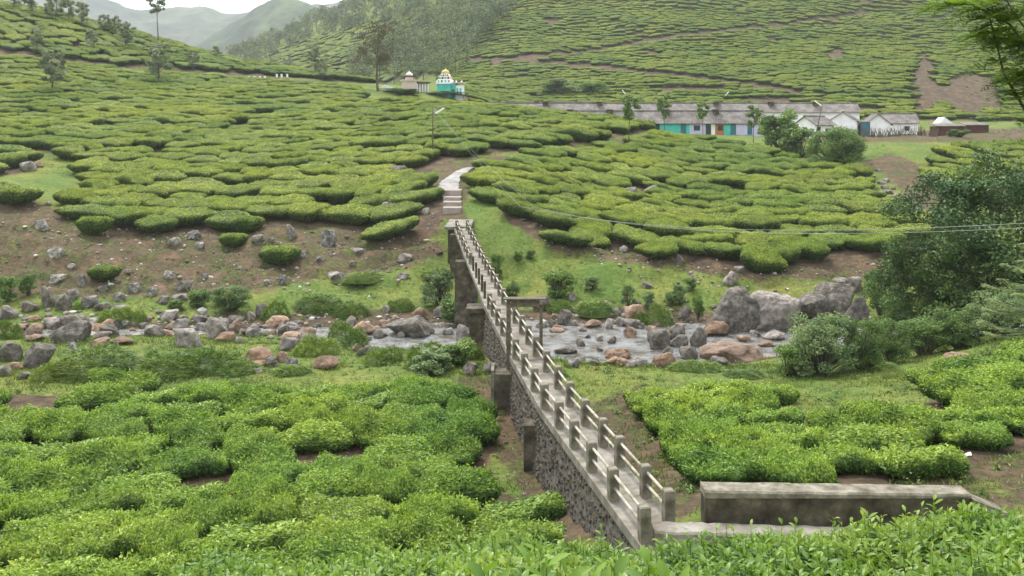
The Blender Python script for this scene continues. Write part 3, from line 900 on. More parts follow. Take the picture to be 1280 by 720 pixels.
def pillow_mesh(name, seed, L, Wd, Ht, nleaf, ln, wd, mat, rag=0.0, lumps=0.17, flush=0.85, segs=26, stems=True):
    """a clipped, flat-topped tea bush: dense inner body, leaves all over, stems below"""
    rng = np.random.default_rng(seed)
    th = np.linspace(0, 2*math.pi, segs, endpoint=False)
    ph = rng.uniform(0, 6.28, 5)
    rr = 1 + 0.13*np.sin(2*th+ph[0]) + 0.12*np.sin(3*th+ph[1]) + 0.08*np.sin(5*th+ph[2]) + 0.05*np.sin(8*th+ph[3])
    ex = 0.78
    ux = np.sign(np.cos(th))*np.abs(np.cos(th))**ex*rr; uy = np.sign(np.sin(th))*np.abs(np.sin(th))**ex*rr
    prof = [(0.55, 0.16), (0.74, 0.30), (0.92, 0.50), (1.0, 0.70), (0.985, 0.83), (0.92, 0.93), (0.75, 0.985), (0.5, 1.0), (0.25, 1.0)]
    V = []
    for r, z in prof:
        for k in range(segs): V.append((ux[k]*r*L/2, uy[k]*r*Wd/2, z*Ht))
    V.append((0, 0, Ht)); V = np.array(V)
    top = np.clip((V[:, 2]/Ht-0.6)/0.4, 0, 1)
    V[:, 2] += Ht*lumps*top*1.4*fbm(V[:, 0]*(1.25 if rag > 0.05 else 0.75)+seed, V[:, 1]*(1.25 if rag > 0.05 else 0.75), seed, 3)
    side = fbm(V[:, 0]*1.1+7, V[:, 1]*1.1+V[:, 2]*1.3, seed+3, 3)
    V[:, :2] *= (1+0.10*side*(1-top*0.6))[:, None]
    nr = len(prof); T = []
    for i in range(nr-1):
        for k in range(segs):
            a, b, c, d = i*segs+k, i*segs+(k+1) % segs, (i+1)*segs+(k+1) % segs, (i+1)*segs+k
            T += [(a, b, c), (a, c, d)]
    cc = nr*segs
    for k in range(segs): T.append(((nr-1)*segs+k, (nr-1)*segs+(k+1) % segs, cc))
    T = np.array(T)
    P, Nn = sample_tris(V, T, nleaf, rng)
    P = P + Nn*rng.uniform(-0.02, 0.06, (nleaf, 1)) + np.array([0, 0, 1])*np.abs(rng.normal(0, 0.03+rag, (nleaf, 1)))*(Nn[:, 2:3] > 0.3)
    Nj = unit(Nn + rng.normal(0, 0.42+rag, (nleaf, 3)) + [0, 0, 0.25])
    LV, LT = leaf_quads(P, Nj, ln, wd, rng)
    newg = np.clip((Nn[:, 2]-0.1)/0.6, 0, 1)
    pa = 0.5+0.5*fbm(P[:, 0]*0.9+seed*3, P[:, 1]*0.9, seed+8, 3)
    tint = np.clip(0.14 + flush*newg*(0.35+0.6*pa) + rng.normal(0, 0.20, nleaf), 0, 1)  # young tops lighter; old side leaves darkened further to mimic shade in gaps
    hull = np.clip(0.05 + 0.25*top, 0, 1)  # body darkens downward: shade between bushes put into its colour
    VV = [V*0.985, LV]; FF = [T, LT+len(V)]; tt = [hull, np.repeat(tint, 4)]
    nv = len(V)+len(LV); mi = [0]*(len(T)+len(LT))
    if stems:
        mb = MB()
        for _ in range(7):
            x, y = rng.uniform(-0.22, 0.22)*L, rng.uniform(-0.22, 0.22)*Wd
            mb.tube([(x*0.8, y*0.8, -0.45), (x+rng.uniform(-.1, .1), y, Ht*0.15), (x*1.3, y*1.3, Ht*0.35)], [0.05, 0.045, 0.03], 4, False)
        q = np.array(mb.f); SVv = np.array(mb.v)
        VV.append(SVv); FF.append(q+nv); tt.append(np.zeros(len(SVv))); mi += [1]*len(q)
    return mesh(name, np.concatenate(VV), FF, [mat, M['bark']], False, np.concatenate(tt), mi)

# ------------------------------------------------------------------ tea
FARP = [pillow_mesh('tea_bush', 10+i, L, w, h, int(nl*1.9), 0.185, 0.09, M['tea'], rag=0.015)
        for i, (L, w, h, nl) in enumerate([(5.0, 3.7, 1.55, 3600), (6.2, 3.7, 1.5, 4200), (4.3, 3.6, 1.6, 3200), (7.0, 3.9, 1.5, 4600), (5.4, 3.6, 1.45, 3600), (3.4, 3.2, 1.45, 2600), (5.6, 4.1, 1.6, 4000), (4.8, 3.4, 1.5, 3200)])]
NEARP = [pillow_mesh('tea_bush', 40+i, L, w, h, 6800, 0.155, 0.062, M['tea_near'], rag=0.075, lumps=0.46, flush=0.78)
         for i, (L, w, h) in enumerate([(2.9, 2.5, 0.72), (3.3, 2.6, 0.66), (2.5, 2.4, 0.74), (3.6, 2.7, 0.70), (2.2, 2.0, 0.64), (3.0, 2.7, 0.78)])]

def rows(zone, ang, srow, salong, seed, keep=0.97, wav=1.6, dmin=20, dmax=800):
    """points along wavy rows that cover a zone outline"""
    poly = TEA_ZONES[zone]
    rng = np.random.default_rng(seed)
    pts = [hit(min(max(p[0], -160), 1440), p[1], dmin, dmax) for p in poly]
    xs = [p[0] for p in pts]; ys = [p[1] for p in pts]
    cx, cy = (min(xs)+max(xs))/2, (min(ys)+max(ys))/2
    ext = max(max(xs)-min(xs), max(ys)-min(ys))*0.75+10
    ca, sa = math.cos(ang), math.sin(ang)
    out = []
    for i, v in enumerate(np.arange(-ext, ext, srow)):
        u = -ext + rng.uniform(0, salong)
        while u < ext:
            l = salong*rng.uniform(0.72, 1.28)
            uc = u + l/2
            u += l
            if rng.random() < keep: out.append((uc, v, l, rng.normal(0, srow*0.07)))
    out = np.array(out)
    vv = out[:, 1] + out[:, 3] + 2*wav*fbm(out[:, 0]*0.035, out[:, 1]*0.035, seed, 3)
    X, Y = cx + out[:, 0]*ca - vv*sa, cy + out[:, 0]*sa + vv*ca
    Y = np.maximum(Y, 5.0)
    Z = H(X, Y)
    px, py = proj(X, Y, Z)
    ok = in_poly(px, py, poly) & (px > -120) & (px < 1400) & (Y > dmin) & (Y < dmax)
    for pts_, w in TRACKS: ok &= dist_poly(px, py, pts_) > w*1.0
    for pts_, w in KEEP_CLEAR: ok &= dist_poly(px, py, pts_) > w + 1.9*F/np.maximum(Y, 1)*(px < 566)
    return X[ok], Y[ok], Z[ok], out[ok, 2], px[ok], py[ok]

BUSH = []     # (x, y, z, length, proto list, rz, zone)
HOLES = {'far_left': [((76, 215), 22, 14), ((298, 163), 5, 3), ((490, 262), 16, 9), ((500, 218), 14, 8)], 'far_right': [((790, 245), 12, 10), ((816, 238), 14, 7)],
         'near_left': [((118, 575), 14, 22), ((210, 512), 18, 8), ((285, 556), 16, 9), ((350, 540), 10, 7), ((520, 628), 16, 10), ((405, 505), 10, 6)],
         'near_right': [((1125, 505), 50, 26), ((1000, 520), 12, 10)],
         'right_hill': SLIPS}
def zone_fill(zone, ang, srow, salong, seed, protos, hscale, **kw):
    X, Y, Z, Ls, px, py = rows(zone, ang, srow, salong, seed, **kw)
    rng = np.random.default_rng(seed+1)
    ca, sa = math.cos(ang), math.sin(ang)
    SL = (H(X+ca, Y+sa)-H(X-ca, Y-sa))/2; SVv = (H(X-sa, Y+ca)-H(X+sa, Y-ca))/2
    for x, y, z, l, a, b, sl, sv in zip(X, Y, Z, Ls, px, py, SL, SVv):
        if any(((a-c[0])/w)**2 + ((b-c[1])/h)**2 < 1 for c, w, h in HOLES.get(zone, [])): continue
        sl, sv = float(sl), float(sv)
        BUSH.append(dict(x=x, y=y, z=z, l=l, p=protos, rz=ang+rng.normal(0, 0.12), zone=zone, srow=srow, h=hscale*rng.uniform(0.86, 1.16), sl=sl*0.8, sv=sv*0.6, size=l*F/y, k=int(rng.integers(0, 99))))
zone_fill('near_left', 0.10, 2.2, 2.7, 100, NEARP, 1.0, wav=1.1, keep=0.93, dmin=22, dmax=62)
zone_fill('near_right', -0.45, 2.1, 2.6, 101, NEARP, 0.95, wav=0.6, keep=0.97, dmin=24, dmax=62)
zone_fill('far_left', -0.28, 4.0, 4.7, 102, FARP, 1.0, keep=0.985, dmin=92, dmax=262)
zone_fill('far_left_edge', 0.0, 4.3, 4.6, 103, FARP, 1.0, dmin=92, dmax=200)
zone_fill('far_left_edge2', 0.0, 4.3, 4.6, 104, FARP, 1.0, dmin=92, dmax=160)
zone_fill('far_right', -0.62, 3.3, 4.5, 105, FARP, 0.95, keep=0.985, dmin=84, dmax=200)
zone_fill('upper_right', -0.1, 3.9, 4.6, 106, FARP, 0.95, dmin=84, dmax=200)
zone_fill('left_hill', -0.6, 3.9, 5.0, 107, FARP, 0.95, dmin=225, dmax=330)
zone_fill('right_hill', -0.18, 3.3, 4.8, 108, FARP, 0.82, wav=2.4, dmin=225, dmax=640)
zone_fill('spur', 0.3, 6.0, 6.5, 109, FARP, 1.1, wav=3.5, dmin=330, dmax=760)
for a, b, l in ((292, 309, 2.6), (350, 330, 3.6), (308, 291, 3.4), (130, 351, 2.6), (118, 292, 3.2), (22, 255, 4.2)):   # lone bushes on the bare bank
    x, y, z = hit(a, b, 60)
    BUSH.append(dict(x=x, y=y, z=z, l=l, p=[FARP[5]], rz=0.0, zone='bank', srow=l*0.92, h=1.15 if l > 3 else 0.9, sl=0, sv=0, size=1e3, k=0))

# words that tell the bushes apart: what they stand beside
NEARBY = {
 'near_left': [((620,520),'beside the dark buttress of the embankment'),((640,600),'on the dirt below the stone embankment'),((560,485),'by the shrubs at the foot of the embankment'),((60,490),'behind the left boulder field'),((230,490),'along the grass mounds by the stream'),((400,490),'by the flat orange slab rock'),((60,590),'in the open middle of the near left field'),((330,580),'round the bare patches of the near left field'),((150,690),'at the lower end of the near left field'),((470,680),'just below the glossy plants of the brow')],
 'near_right': [((820,530),'facing the bridge across the bare dirt'),((930,595),'close behind the parapet wall'),((920,500),'by the stream end of the parapet field'),((1100,570),'round the dry grass hollow'),((1240,480),'climbing toward the large dark tree'),((1250,540),'above the red dirt track')],
 'far_left': [((545,265),'beside the concrete steps'),((540,215),'below the lamp pole'),((490,240),'round the dark outcrops above the steps'),((130,280),'overhanging the bare bank by the clearing'),((350,285),'overhanging the bare bank above the lone bushes'),((470,295),'overhanging the bank beside the bridge abutment'),((130,215),'along the pale grass clearing'),((300,215),'in the broad middle of the left slope'),((430,190),'in the rows behind the dark outcrops'),((650,170),'along the upper path to the houses'),((300,150),'in the upper rows under the hill track')],
 'far_right': [((610,240),'beside the bend of the footpath'),((640,280),'at the corner above the far bridge end'),((740,308),'along the brink facing the bridge'),((920,335),'overhanging the bank behind the huge boulders'),((800,260),'round the grey stones of the right slope'),((1080,300),'next to the large dark tree'),((1060,235),'beside the rubble slope'),((720,200),'along the upper path on the right slope'),((900,200),'below the turquoise house fronts'),((950,260),'in the broad middle of the right slope')],
}
KINDW = {'near_left': 'loose leafy tea bush', 'near_right': 'loose leafy tea bush'}
ONEW = {'far_left_edge': 'above the pale grass clearing', 'far_left_edge2': 'at the brink below the grass clearing', 'upper_right': 'on the knoll below the red shed', 'left_hill': 'on the ridge with the silver oaks',
        'right_hill': 'on the hillside behind the row houses', 'spur': 'on the wooded spur', 'bank': 'standing alone on the bare brown bank'}
MEANL = {'near_left': 2.75, 'near_right': 2.6, 'far_left': 5.2, 'far_right': 4.8}
def bush_label(b):
    z = b['zone']
    if z in NEARBY:
        px, py = proj(b['x'], b['y'], b['z'])
        w = min(NEARBY[z], key=lambda q: (q[0][0]-px)**2 + (2.2*(q[0][1]-py))**2)[1]
    else: w = ONEW[z]
    r = b['l']/MEANL.get(z, 4.6 if z != 'bank' else 3.2)
    sz = 'long ' if r > 1.14 else 'short ' if r < 0.88 else ''
    k = KINDW.get(z, 'clipped tea bush')
    return sz + k + ' ' + w, sz + 'tea bushes ' + w
BUSH.sort(key=lambda b: -b['size'])
from mathutils import Matrix, Euler
def bush_mat(b):
    me = b['p'][b['k'] % len(b['p'])]
    dim = me['dims']
    nr = b['zone'].startswith('near'); rh = b['zone'] == 'right_hill'
    sx = b['l']*(1.26 if nr else 1.16 if rh else 1.22)/dim[0]; sy = b['srow']*(1.17 if nr else 1.0 if rh else 1.17)/dim[1]
    R_ = Euler((math.atan(b['sv']), -math.atan(b['sl']), b['rz'] + (math.pi if b['k'] % 2 else 0)))
    if b['k'] % 2: R_ = Euler((-math.atan(b['sv']), math.atan(b['sl']), b['rz']+math.pi))
    return me, R_, (sx, sy, b['h'])
for me in FARP+NEARP:
    co = np.empty(len(me.vertices)*3, dtype=np.float32); me.vertices.foreach_get('co', co); co = co.reshape(-1, 3)
    me['dims'] = [float(np.ptp(co[:, 0])), float(np.ptp(co[:, 1]))]
N_IND = 285
SRC = {}
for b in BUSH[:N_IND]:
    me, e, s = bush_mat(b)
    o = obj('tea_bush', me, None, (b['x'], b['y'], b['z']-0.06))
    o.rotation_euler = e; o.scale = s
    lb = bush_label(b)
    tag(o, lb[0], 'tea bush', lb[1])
    SRC.setdefault(me.name, o)
for me in FARP:
    if me.name not in SRC: print('no source for', me.name)
rest = BUSH[N_IND:]
def scatter_nodes(name, label, cat, items, mats):
    """items: list of (loc, euler, scale, source index); one object of instanced bushes"""
    srcs = mats
    V = np.array([i[0] for i in items], dtype=np.float32)
    me = bpy.data.meshes.new(name)
    me.vertices.add(len(V)); me.vertices.foreach_set('co', V.ravel())
    for an, ty, key, w in (('rot', 'FLOAT_VECTOR', 1, 3), ('scl', 'FLOAT_VECTOR', 2, 3)):
        a = me.attributes.new(an, ty, 'POINT')
        a.data.foreach_set('vector', np.array([i[key] for i in items], dtype=np.float32).ravel())
    a = me.attributes.new('pick', 'INT', 'POINT'); a.data.foreach_set('value', np.array([i[3] for i in items], dtype=np.int32))
    o = obj(name, me)
    ng = bpy.data.node_groups.new(name, 'GeometryNodeTree')
    ng.interface.new_socket('Geometry', in_out='INPUT', socket_type='NodeSocketGeometry')
    ng.interface.new_socket('Geometry', in_out='OUTPUT', socket_type='NodeSocketGeometry')
    gi = ng.nodes.new('NodeGroupInput'); go = ng.nodes.new('NodeGroupOutput')
    iop = ng.nodes.new('GeometryNodeInstanceOnPoints')
    gj = ng.nodes.new('GeometryNodeJoinGeometry')
    for s in reversed(srcs):
        ob = ng.nodes.new('GeometryNodeObjectInfo'); ob.transform_space = 'ORIGINAL'
        ob.inputs['Object'].default_value = s; ob.inputs['As Instance'].default_value = True
        ng.links.new(ob.outputs['Geometry'], gj.inputs[0])
    ng.links.new(gi.outputs[0], iop.inputs['Points'])
    ng.links.new(gj.outputs[0], iop.inputs['Instance'])
    iop.inputs['Pick Instance'].default_value = True
    for an, ty, sock in (('pick', 'INT', 'Instance Index'), ('rot', 'FLOAT_VECTOR', 'Rotation'), ('scl', 'FLOAT_VECTOR', 'Scale')):
        na = ng.nodes.new('GeometryNodeInputNamedAttribute'); na.data_type = ty; na.inputs['Name'].default_value = an
        ng.links.new(na.outputs['Attribute'], iop.inputs[sock])
    ng.links.new(iop.outputs[0], go.inputs[0])
    md = o.modifiers.new('scatter', 'NODES'); md.node_group = ng
    tag(o, label, cat, kind='stuff')
    return o
srcs = [SRC[me.name] for me in FARP+NEARP if me.name in SRC]
snames = [o.data.name for o in srcs]
items = []
for b in rest:
    me, e, s = bush_mat(b)
    if me.name not in snames: me = srcs[b['k'] % len(srcs)].data
    items.append(((b['x'], b['y'], b['z']-0.06), tuple(e), s, snames.index(me.name)))
print('bushes', len(BUSH), 'instanced', len(items))
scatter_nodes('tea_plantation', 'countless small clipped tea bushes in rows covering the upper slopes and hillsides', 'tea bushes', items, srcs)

# ------------------------------------------------------------------ foreground tea plants, leaf by leaf
def shoot_plant(seed, rad, ht, nsh):
    rng = np.random.default_rng(seed)
    V, Q, T = [], [], []
    SV = MB()
    # blade outline: 5 stations, folded along the midrib, arched
    st = np.array([0.0, 0.22, 0.5, 0.78, 1.0]); wd = np.array([0.03, 0.75, 1.0, 0.62, 0.0])
    def leaf(p, dirv, ln, w, tint):
        dirv = dirv/np.linalg.norm(dirv)
        s = np.cross(dirv, [0, 0, 1.0]); s /= np.linalg.norm(s)+1e-9
        roll = rng.normal(0, 0.35)
        n = np.cross(s, dirv); s = s*math.cos(roll)+n*math.sin(roll); n = np.cross(s, dirv)
        droop = rng.uniform(0.05, 0.45)
        b = len(V)
        for t, k in zip(st, wd):
            c = p + dirv*(t*ln) - np.array([0, 0, 1])*(droop*ln*t*t)
            e = s*(w*0.5*k); up = n*(w*0.16*k)
            V.append(c - e + up); V.append(c); V.append(c + e + up); T.extend([tint, tint*0.9+0.1, tint])
        for i in range(4):
            a = b+i*3
            Q.append((a, a+1, a+4, a+3)); Q.append((a+1, a+2, a+5, a+4))
    for _ in range(nsh):
        a = rng.uniform(0, 6.283); r = rad*math.sqrt(rng.random())
        x, y = r*math.cos(a), r*math.sin(a)
        top = ht*(1-0.28*(r/rad)**3) + rng.normal(0, 0.035) + (rng.random() < 0.06)*rng.uniform(0.05, 0.18)
        low = top - rng.uniform(0.14, 0.24)
        lean = np.array([x*0.22+rng.normal(0, 0.05), y*0.22+rng.normal(0, 0.05), 1.0])
        base = np.array([x, y, low]); L = top-low
        SV.tube([base, base+lean*L], [0.005, 0.0025], 3, False)
        nl = int(rng.integers(6, 9)); a0 = rng.uniform(0, 6.28)
        for k in range(nl):
            f = k/(nl-1)
            p = base + lean*L*f
            an = a0 + k*2.4 + rng.normal(0, 0.25)
            el = 0.0 + 0.85*f + rng.normal(0, 0.15)
            ln = (0.132-0.05*f)*rng.uniform(0.8, 1.25)
            dv = np.array([math.cos(an)*math.cos(el), math.sin(an)*math.cos(el), math.sin(el)])
            leaf(p, dv, ln, ln*0.35, float(np.clip(0.18+0.62*f**1.3+rng.normal(0, 0.10), 0, 1)))
        leaf(base+lean*L, lean+rng.normal(0, 0.1, 3), 0.05, 0.012, 0.95)
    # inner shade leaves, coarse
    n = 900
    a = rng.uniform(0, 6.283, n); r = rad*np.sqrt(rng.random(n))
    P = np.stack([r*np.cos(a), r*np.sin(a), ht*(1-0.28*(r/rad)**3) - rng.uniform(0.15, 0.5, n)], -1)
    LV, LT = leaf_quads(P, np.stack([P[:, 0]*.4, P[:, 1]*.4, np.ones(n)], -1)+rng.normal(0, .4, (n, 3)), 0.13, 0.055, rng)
    V = np.array(V); nv = len(V)
    sv = np.array(SV.v); sq = np.array(SV.f)
    FF = [np.array(Q), LT+nv, sq+nv+len(LV)]
    mb = MB()
    for _ in range(6):
        x, y = rng.uniform(-.2, .2, 2)
        mb.tube([(x*.4, y*.4, -0.5), (x, y, ht*0.4), (x*2, y*2, ht*0.75)], [0.03, 0.022, 0.01], 5, False)
    bv = np.array(mb.v); bq = np.array(mb.f)
    FF.append(bq+nv+len(LV)+len(sv))
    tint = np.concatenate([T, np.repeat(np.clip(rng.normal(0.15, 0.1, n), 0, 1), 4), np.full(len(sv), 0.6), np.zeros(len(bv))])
    mi = [0]*(len(Q)+len(LT)+len(sq)) + [1]*len(bq)
    return mesh('tea_plant', np.concatenate([V, LV, sv, bv]), FF, [M['tea_front'], M['bark']], True, tint, mi)
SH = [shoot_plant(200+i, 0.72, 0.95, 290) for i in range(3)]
def front_plants():
    rng = np.random.default_rng(77)
    n = 0
    for row, d in enumerate(np.arange(3.0, 10.2, 0.85)):
        for px in np.arange(-60, 1440, 0.92*F/d):
            dd = d + rng.normal(0, 0.12)
            p = px + rng.normal(0, 0.1)*F/d + (row % 2)*0.46*F/d
            x = dd*(p-640)/F
            lim = np.interp(dd, [3, 5, 7, 9, 10.5], [200, 180, 180, 150, 150])
            if p < lim or p > 1440: continue
            z = float(H(np.array([x]), np.array([dd]))[0])
            top = np.interp(p, CP, top2)
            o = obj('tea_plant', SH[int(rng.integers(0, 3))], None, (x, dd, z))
            o.rotation_euler = (rng.normal(0, 0.05), rng.normal(0, 0.05), rng.uniform(0, 6.28))
            s = rng.uniform(0.92, 1.12); o.scale = (s, s, s*rng.uniform(0.93, 1.08))
            side = 'under the parapet wall' if p > 840 else 'at the foot of the bridge end' if p > 640 else 'above the near left field'
            sz = 'tall' if s > 1.05 else 'low' if s < 0.98 else 'glossy'
            tag(o, '%s tea plant with upright shoots on the brow %s' % (sz, side), 'tea plant', sz + ' tea plants on the brow ' + side)
            n += 1
    print('front plants', n)
front_plants()

# ------------------------------------------------------------------ rocks
def rock_mesh(name, seed, mat, cuts=9, rough=0.2, sub=4, box=None):
    rs = random.Random(seed)
    bm = bmesh.new()
    bmesh.ops.create_icosphere(bm, subdivisions=sub, radius=1.0)
    pl = []
    for _ in range(cuts):
        v = Vector((rs.gauss(0, 1), rs.gauss(0, 1), rs.gauss(0.25, 0.7))).normalized()
        pl.append((v, rs.uniform(0.58, 0.92)))
    off = Vector((seed*3.7, seed*1.3, seed*2.1))
    ex = box or rs.uniform(0.62, 0.85); sh = rs.uniform(-0.3, 0.3)
    for v in bm.verts:
        p = Vector([math.copysign(abs(c)**ex, c) for c in v.co])
        p.x += sh*p.z
        for nrm, dd in pl:
            k = p.dot(nrm) - dd
            if k > 0: p -= nrm*k*0.85
        n1 = mnoise.noise(p*1.1+off); n2 = mnoise.noise(p*2.7+off); n3 = mnoise.noise(p*7+off); n4 = mnoise.noise(p*15+off)
        v.co = p*(1+rough*n1+rough*0.6*n2+rough*0.3*n3+rough*0.15*n4)
    me = bpy.data.meshes.new(name)
    bm.to_mesh(me); bm.free()
    co = np.empty(len(me.vertices)*3, dtype=np.float32); me.vertices.foreach_get('co', co); co = co.reshape(-1, 3)
    lo, hi = co.min(0), co.max(0)
    co = (co-(lo+hi)/2)/(hi-lo)       # unit box
    me.vertices.foreach_set('co', co.ravel()); me.update()
    me.polygons.foreach_set('use_smooth', [True]*len(me.polygons))
    me.materials.append(mat)
    return me
RK = {}
for kind in ('dark', 'grey', 'tan', 'orange', 'white'):
    RK[kind] = [rock_mesh('rock', 11*i+len(kind), M['rock_'+kind], cuts=10+i % 3, rough=0.15 if kind != 'white' else 0.24) for i in range(4)]
BIGROCK = {i: rock_mesh('boulder', 300+i, M['rock_'+k], cuts=c, rough=0.13, sub=5, box=0.5) for i, (k, c) in enumerate([('dark', 7), ('grey', 5), ('dark', 9), ('dark', 6), ('grey', 8)])}
KW = {'dark': 'dark grey', 'grey': 'grey', 'tan': 'tan', 'orange': 'orange brown', 'white': 'lichen whitened'}
rrk = np.random.default_rng(31)
def rock(cx, cy, w, h, kind, where, me=None, label=None, deep=0.85, tilt=0.12, rz=None, group=None):
    base = cy + h*0.46
    x, y, z = hit(cx, base, 40, water=True)
    y2 = y + w*y/F*0.35
    m = me or RK[kind][int(rrk.integers(0, 4))]
    ws, hs = w*y/F*0.98, h*y/F*1.12
    big = ws > 1.7
    o = obj('boulder' if big else 'rock', m, None, (y2*(cx-640)/F, y2, z + hs*0.30))
    o.scale = (ws, ws*deep, hs)
    o.rotation_euler = (rrk.normal(0, tilt*0.5), rrk.normal(0, tilt), rrk.uniform(-0.5, 0.5) if rz is None else rz)
    size = 'large' if ws > 2.2 else 'middling' if ws > 1.3 else 'small'
    tag(o, label or '%s %s rock %s' % (size, KW[kind], where), 'boulder' if big else 'rock', None if label else (group or '%s %s rocks %s' % (size, KW[kind], where)))
    ROCKPOS.append((o.location.x, o.location.y, ws*0.5))
    return o
ROCKPOS = []
S1 = 'in the boulder field at the left end of the stream'
S2 = 'in the stream bed left of the bridge'
S3 = 'beside the pool just upstream of the bridge piers'
S4 = 'in the pool right of the gateway'
S5 = 'in the dark rock heap below the great boulders'
S6 = 'at the foot of the stony left bank'
S7 = 'bedded in the bare brown left bank'
S8 = 'on the grassy right bank'
ROCKS = [
 (49,446,39,34,'dark',S1),(12,441,30,26,'dark',S1),(3,465,20,14,'grey',S1),(19,458,18,10,'tan',S1),(10,392,24,18,'grey',S1),(38,384,22,16,'dark',S1),
 (125,430,25,12,'tan',S1),(153,427,30,11,'tan',S1),(91,434,12,12,'white',S1),(128,420,24,10,'dark',S1),(42,399,20,8,'orange',S1),(45,423,24,10,'tan',S1),(30,470,16,10,'dark',S1),(62,462,14,14,'grey',S1),
 (78,379,22,22,'dark',S6),(111,379,24,16,'white',S6),(103,352,12,16,'white',S6),(71,350,26,12,'white',S6),(148,372,16,13,'white',S6),(167,361,18,14,'white',S6),(189,366,14,13,'white',S6),(128,384,20,12,'dark',S6),(148,388,22,12,'grey',S6),(159,398,22,12,'dark',S6),(181,408,14,8,'dark',S6),(212,396,26,16,'grey',S6),(189,416,18,9,'dark',S6),(209,417,20,8,'tan',S6),
 (171,455,12,12,'grey',S2),(187,461,9,12,'tan',S2),(187,472,14,12,'tan',S2),(140,455,18,8,'grey',S2),(60,372,16,30,'dark',S6),(92,368,14,14,'grey',S6),(128,362,14,10,'dark',S6),(205,376,16,12,'dark',S6),
 (272,412,33,27,'grey',S2),(297,408,22,20,'tan',S2),(282,422,28,12,'orange',S2),(252,400,24,10,'grey',S2),(255,409,20,10,'grey',S2),(354,413,17,16,'dark',S2),(368,410,18,15,'grey',S2),
 (340,416,12,8,'orange',S2),(363,422,28,12,'tan',S2),(361,431,25,18,'grey',S2),(383,416,9,8,'tan',S2),(387,425,28,16,'dark',S2),(320,457,30,8,'orange',S2),
 (354,447,18,14,'tan',S2),(340,453,16,13,'white',S2),(363,454,18,12,'white',S2),(369,460,14,6,'white',S2),(300,426,12,8,'white',S2),
 (328,389,17,21,'dark',S6),(315,396,12,12,'grey',S6),(230,359,24,14,'dark',S6),(258,369,14,14,'dark',S6),(225,373,22,10,'grey',S6),(255,346,10,9,'white',S6),(213,345,18,10,'white',S6),(403,382,24,15,'white',S8.replace('right','left')),(378,385,14,8,'white',S8.replace('right','left')),(352,350,12,14,'white',S6),(334,354,10,8,'white',S6),(293,399,18,8,'grey',S2),(228,398,14,8,'dark',S2),(324,464,12,6,'white',S2),
 (420,346,24,12,'grey',S8.replace('right','left')),(504,346,16,10,'grey',S8.replace('right','left')),(455,411,34,18,'tan',S3),(479,405,16,12,'tan',S3),(549,390,14,17,'grey',S3),(502,419,12,9,'grey',S3),(473,418,14,12,'grey',S3),(447,427,18,10,'tan',S3),(460,424,10,7,'grey',S3),(446,435,12,12,'tan',S3),(456,440,20,14,'dark',S3),(421,408,12,8,'grey',S3),(450,397,12,5,'tan',S3),(482,387,11,10,'white',S3),(560,415,14,10,'grey',S3),(564,408,16,8,'dark',S3),(588,462,20,18,'dark',S3),(612,460,18,16,'grey',S3),
 (678,380,26,20,'dark',S8),(715,371,9,14,'white',S8),(727,383,14,12,'tan',S8),(755,380,20,8,'tan',S8),(809,357,14,9,'grey',S8),(866,348,8,8,'white',S8),(856,392,16,20,'dark',S8),(913,349,20,20,'grey',S8),
 (706,397,19,22,'dark',S4),(692,405,14,10,'dark',S4),(718,404,10,8,'grey',S4),(680,406,8,8,'white',S4),(696,414,20,6,'tan',S4),(741,405,23,11,'tan',S4),(762,405,13,15,'grey',S4),(771,391,14,10,'white',S4),(777,403,14,12,'grey',S4),(789,405,20,12,'grey',S4),(787,416,20,15,'tan',S4),(726,429,13,11,'dark',S4),(749,423,10,9,'grey',S4),(765,425,13,11,'dark',S4),(750,437,8,6,'dark',S4),(767,452,22,10,'orange',S4),(707,440,30,8,'dark',S4),(814,411,14,6,'tan',S4),(735,421,7,5,'dark',S4),(802,408,9,8,'dark',S4),
 (823,425,31,29,'dark',S5),(848,412,22,14,'dark',S5),(850,428,27,15,'dark',S5),(860,442,24,18,'dark',S5),(834,441,14,14,'dark',S5),(825,448,20,6,'white',S5),(886,440,24,14,'orange',S5),(843,420,14,12,'dark',S5),
 (968,421,30,10,'grey',S5),(958,431,22,8,'orange',S5),(1027,394,16,10,'grey',S5),(930,424,20,8,'tan',S5),(945,418,16,8,'grey',S5),
 (52,282,20,15,'white',S7),(70,317,22,16,'white',S7),(60,255,8,6,'white',S7),(218,304,18,14,'grey',S7),(242,294,18,14,'white',S7),(249,308,14,10,'white',S7),(285,295,10,8,'white',S7),(339,300,8,8,'white',S7),(365,290,12,22,'grey',S7),(410,298,22,24,'white',S7),(324,300,18,14,'dark',S7),(449,315,24,8,'grey',S7),(506,323,18,14,'grey',S7),(532,264,10,10,'grey',S7),(90,335,12,8,'white',S7),(380,318,12,8,'white',S7),(400,325,12,8,'grey',S7),(300,335,8,5,'white',S7),(160,340,10,6,'white',S7),(440,330,8,6,'white',S7),
 (815,318,14,12,'white','under the tea at the brink of the right bank'),(850,325,12,14,'grey','under the tea at the brink of the right bank'),(780,312,12,10,'white','under the tea at the brink of the right bank'),(925,338,16,8,'grey','under the tea at the brink of the right bank'),(1050,352,20,8,'grey','under the tea at the brink of the right bank'),
 (35,208,20,14,'grey','beside the pale grass clearing'),(48,205,12,10,'tan','beside the pale grass clearing'),(298,162,12,6,'grey','among the upper tea bushes'),
]
for r in ROCKS: rock(*r)
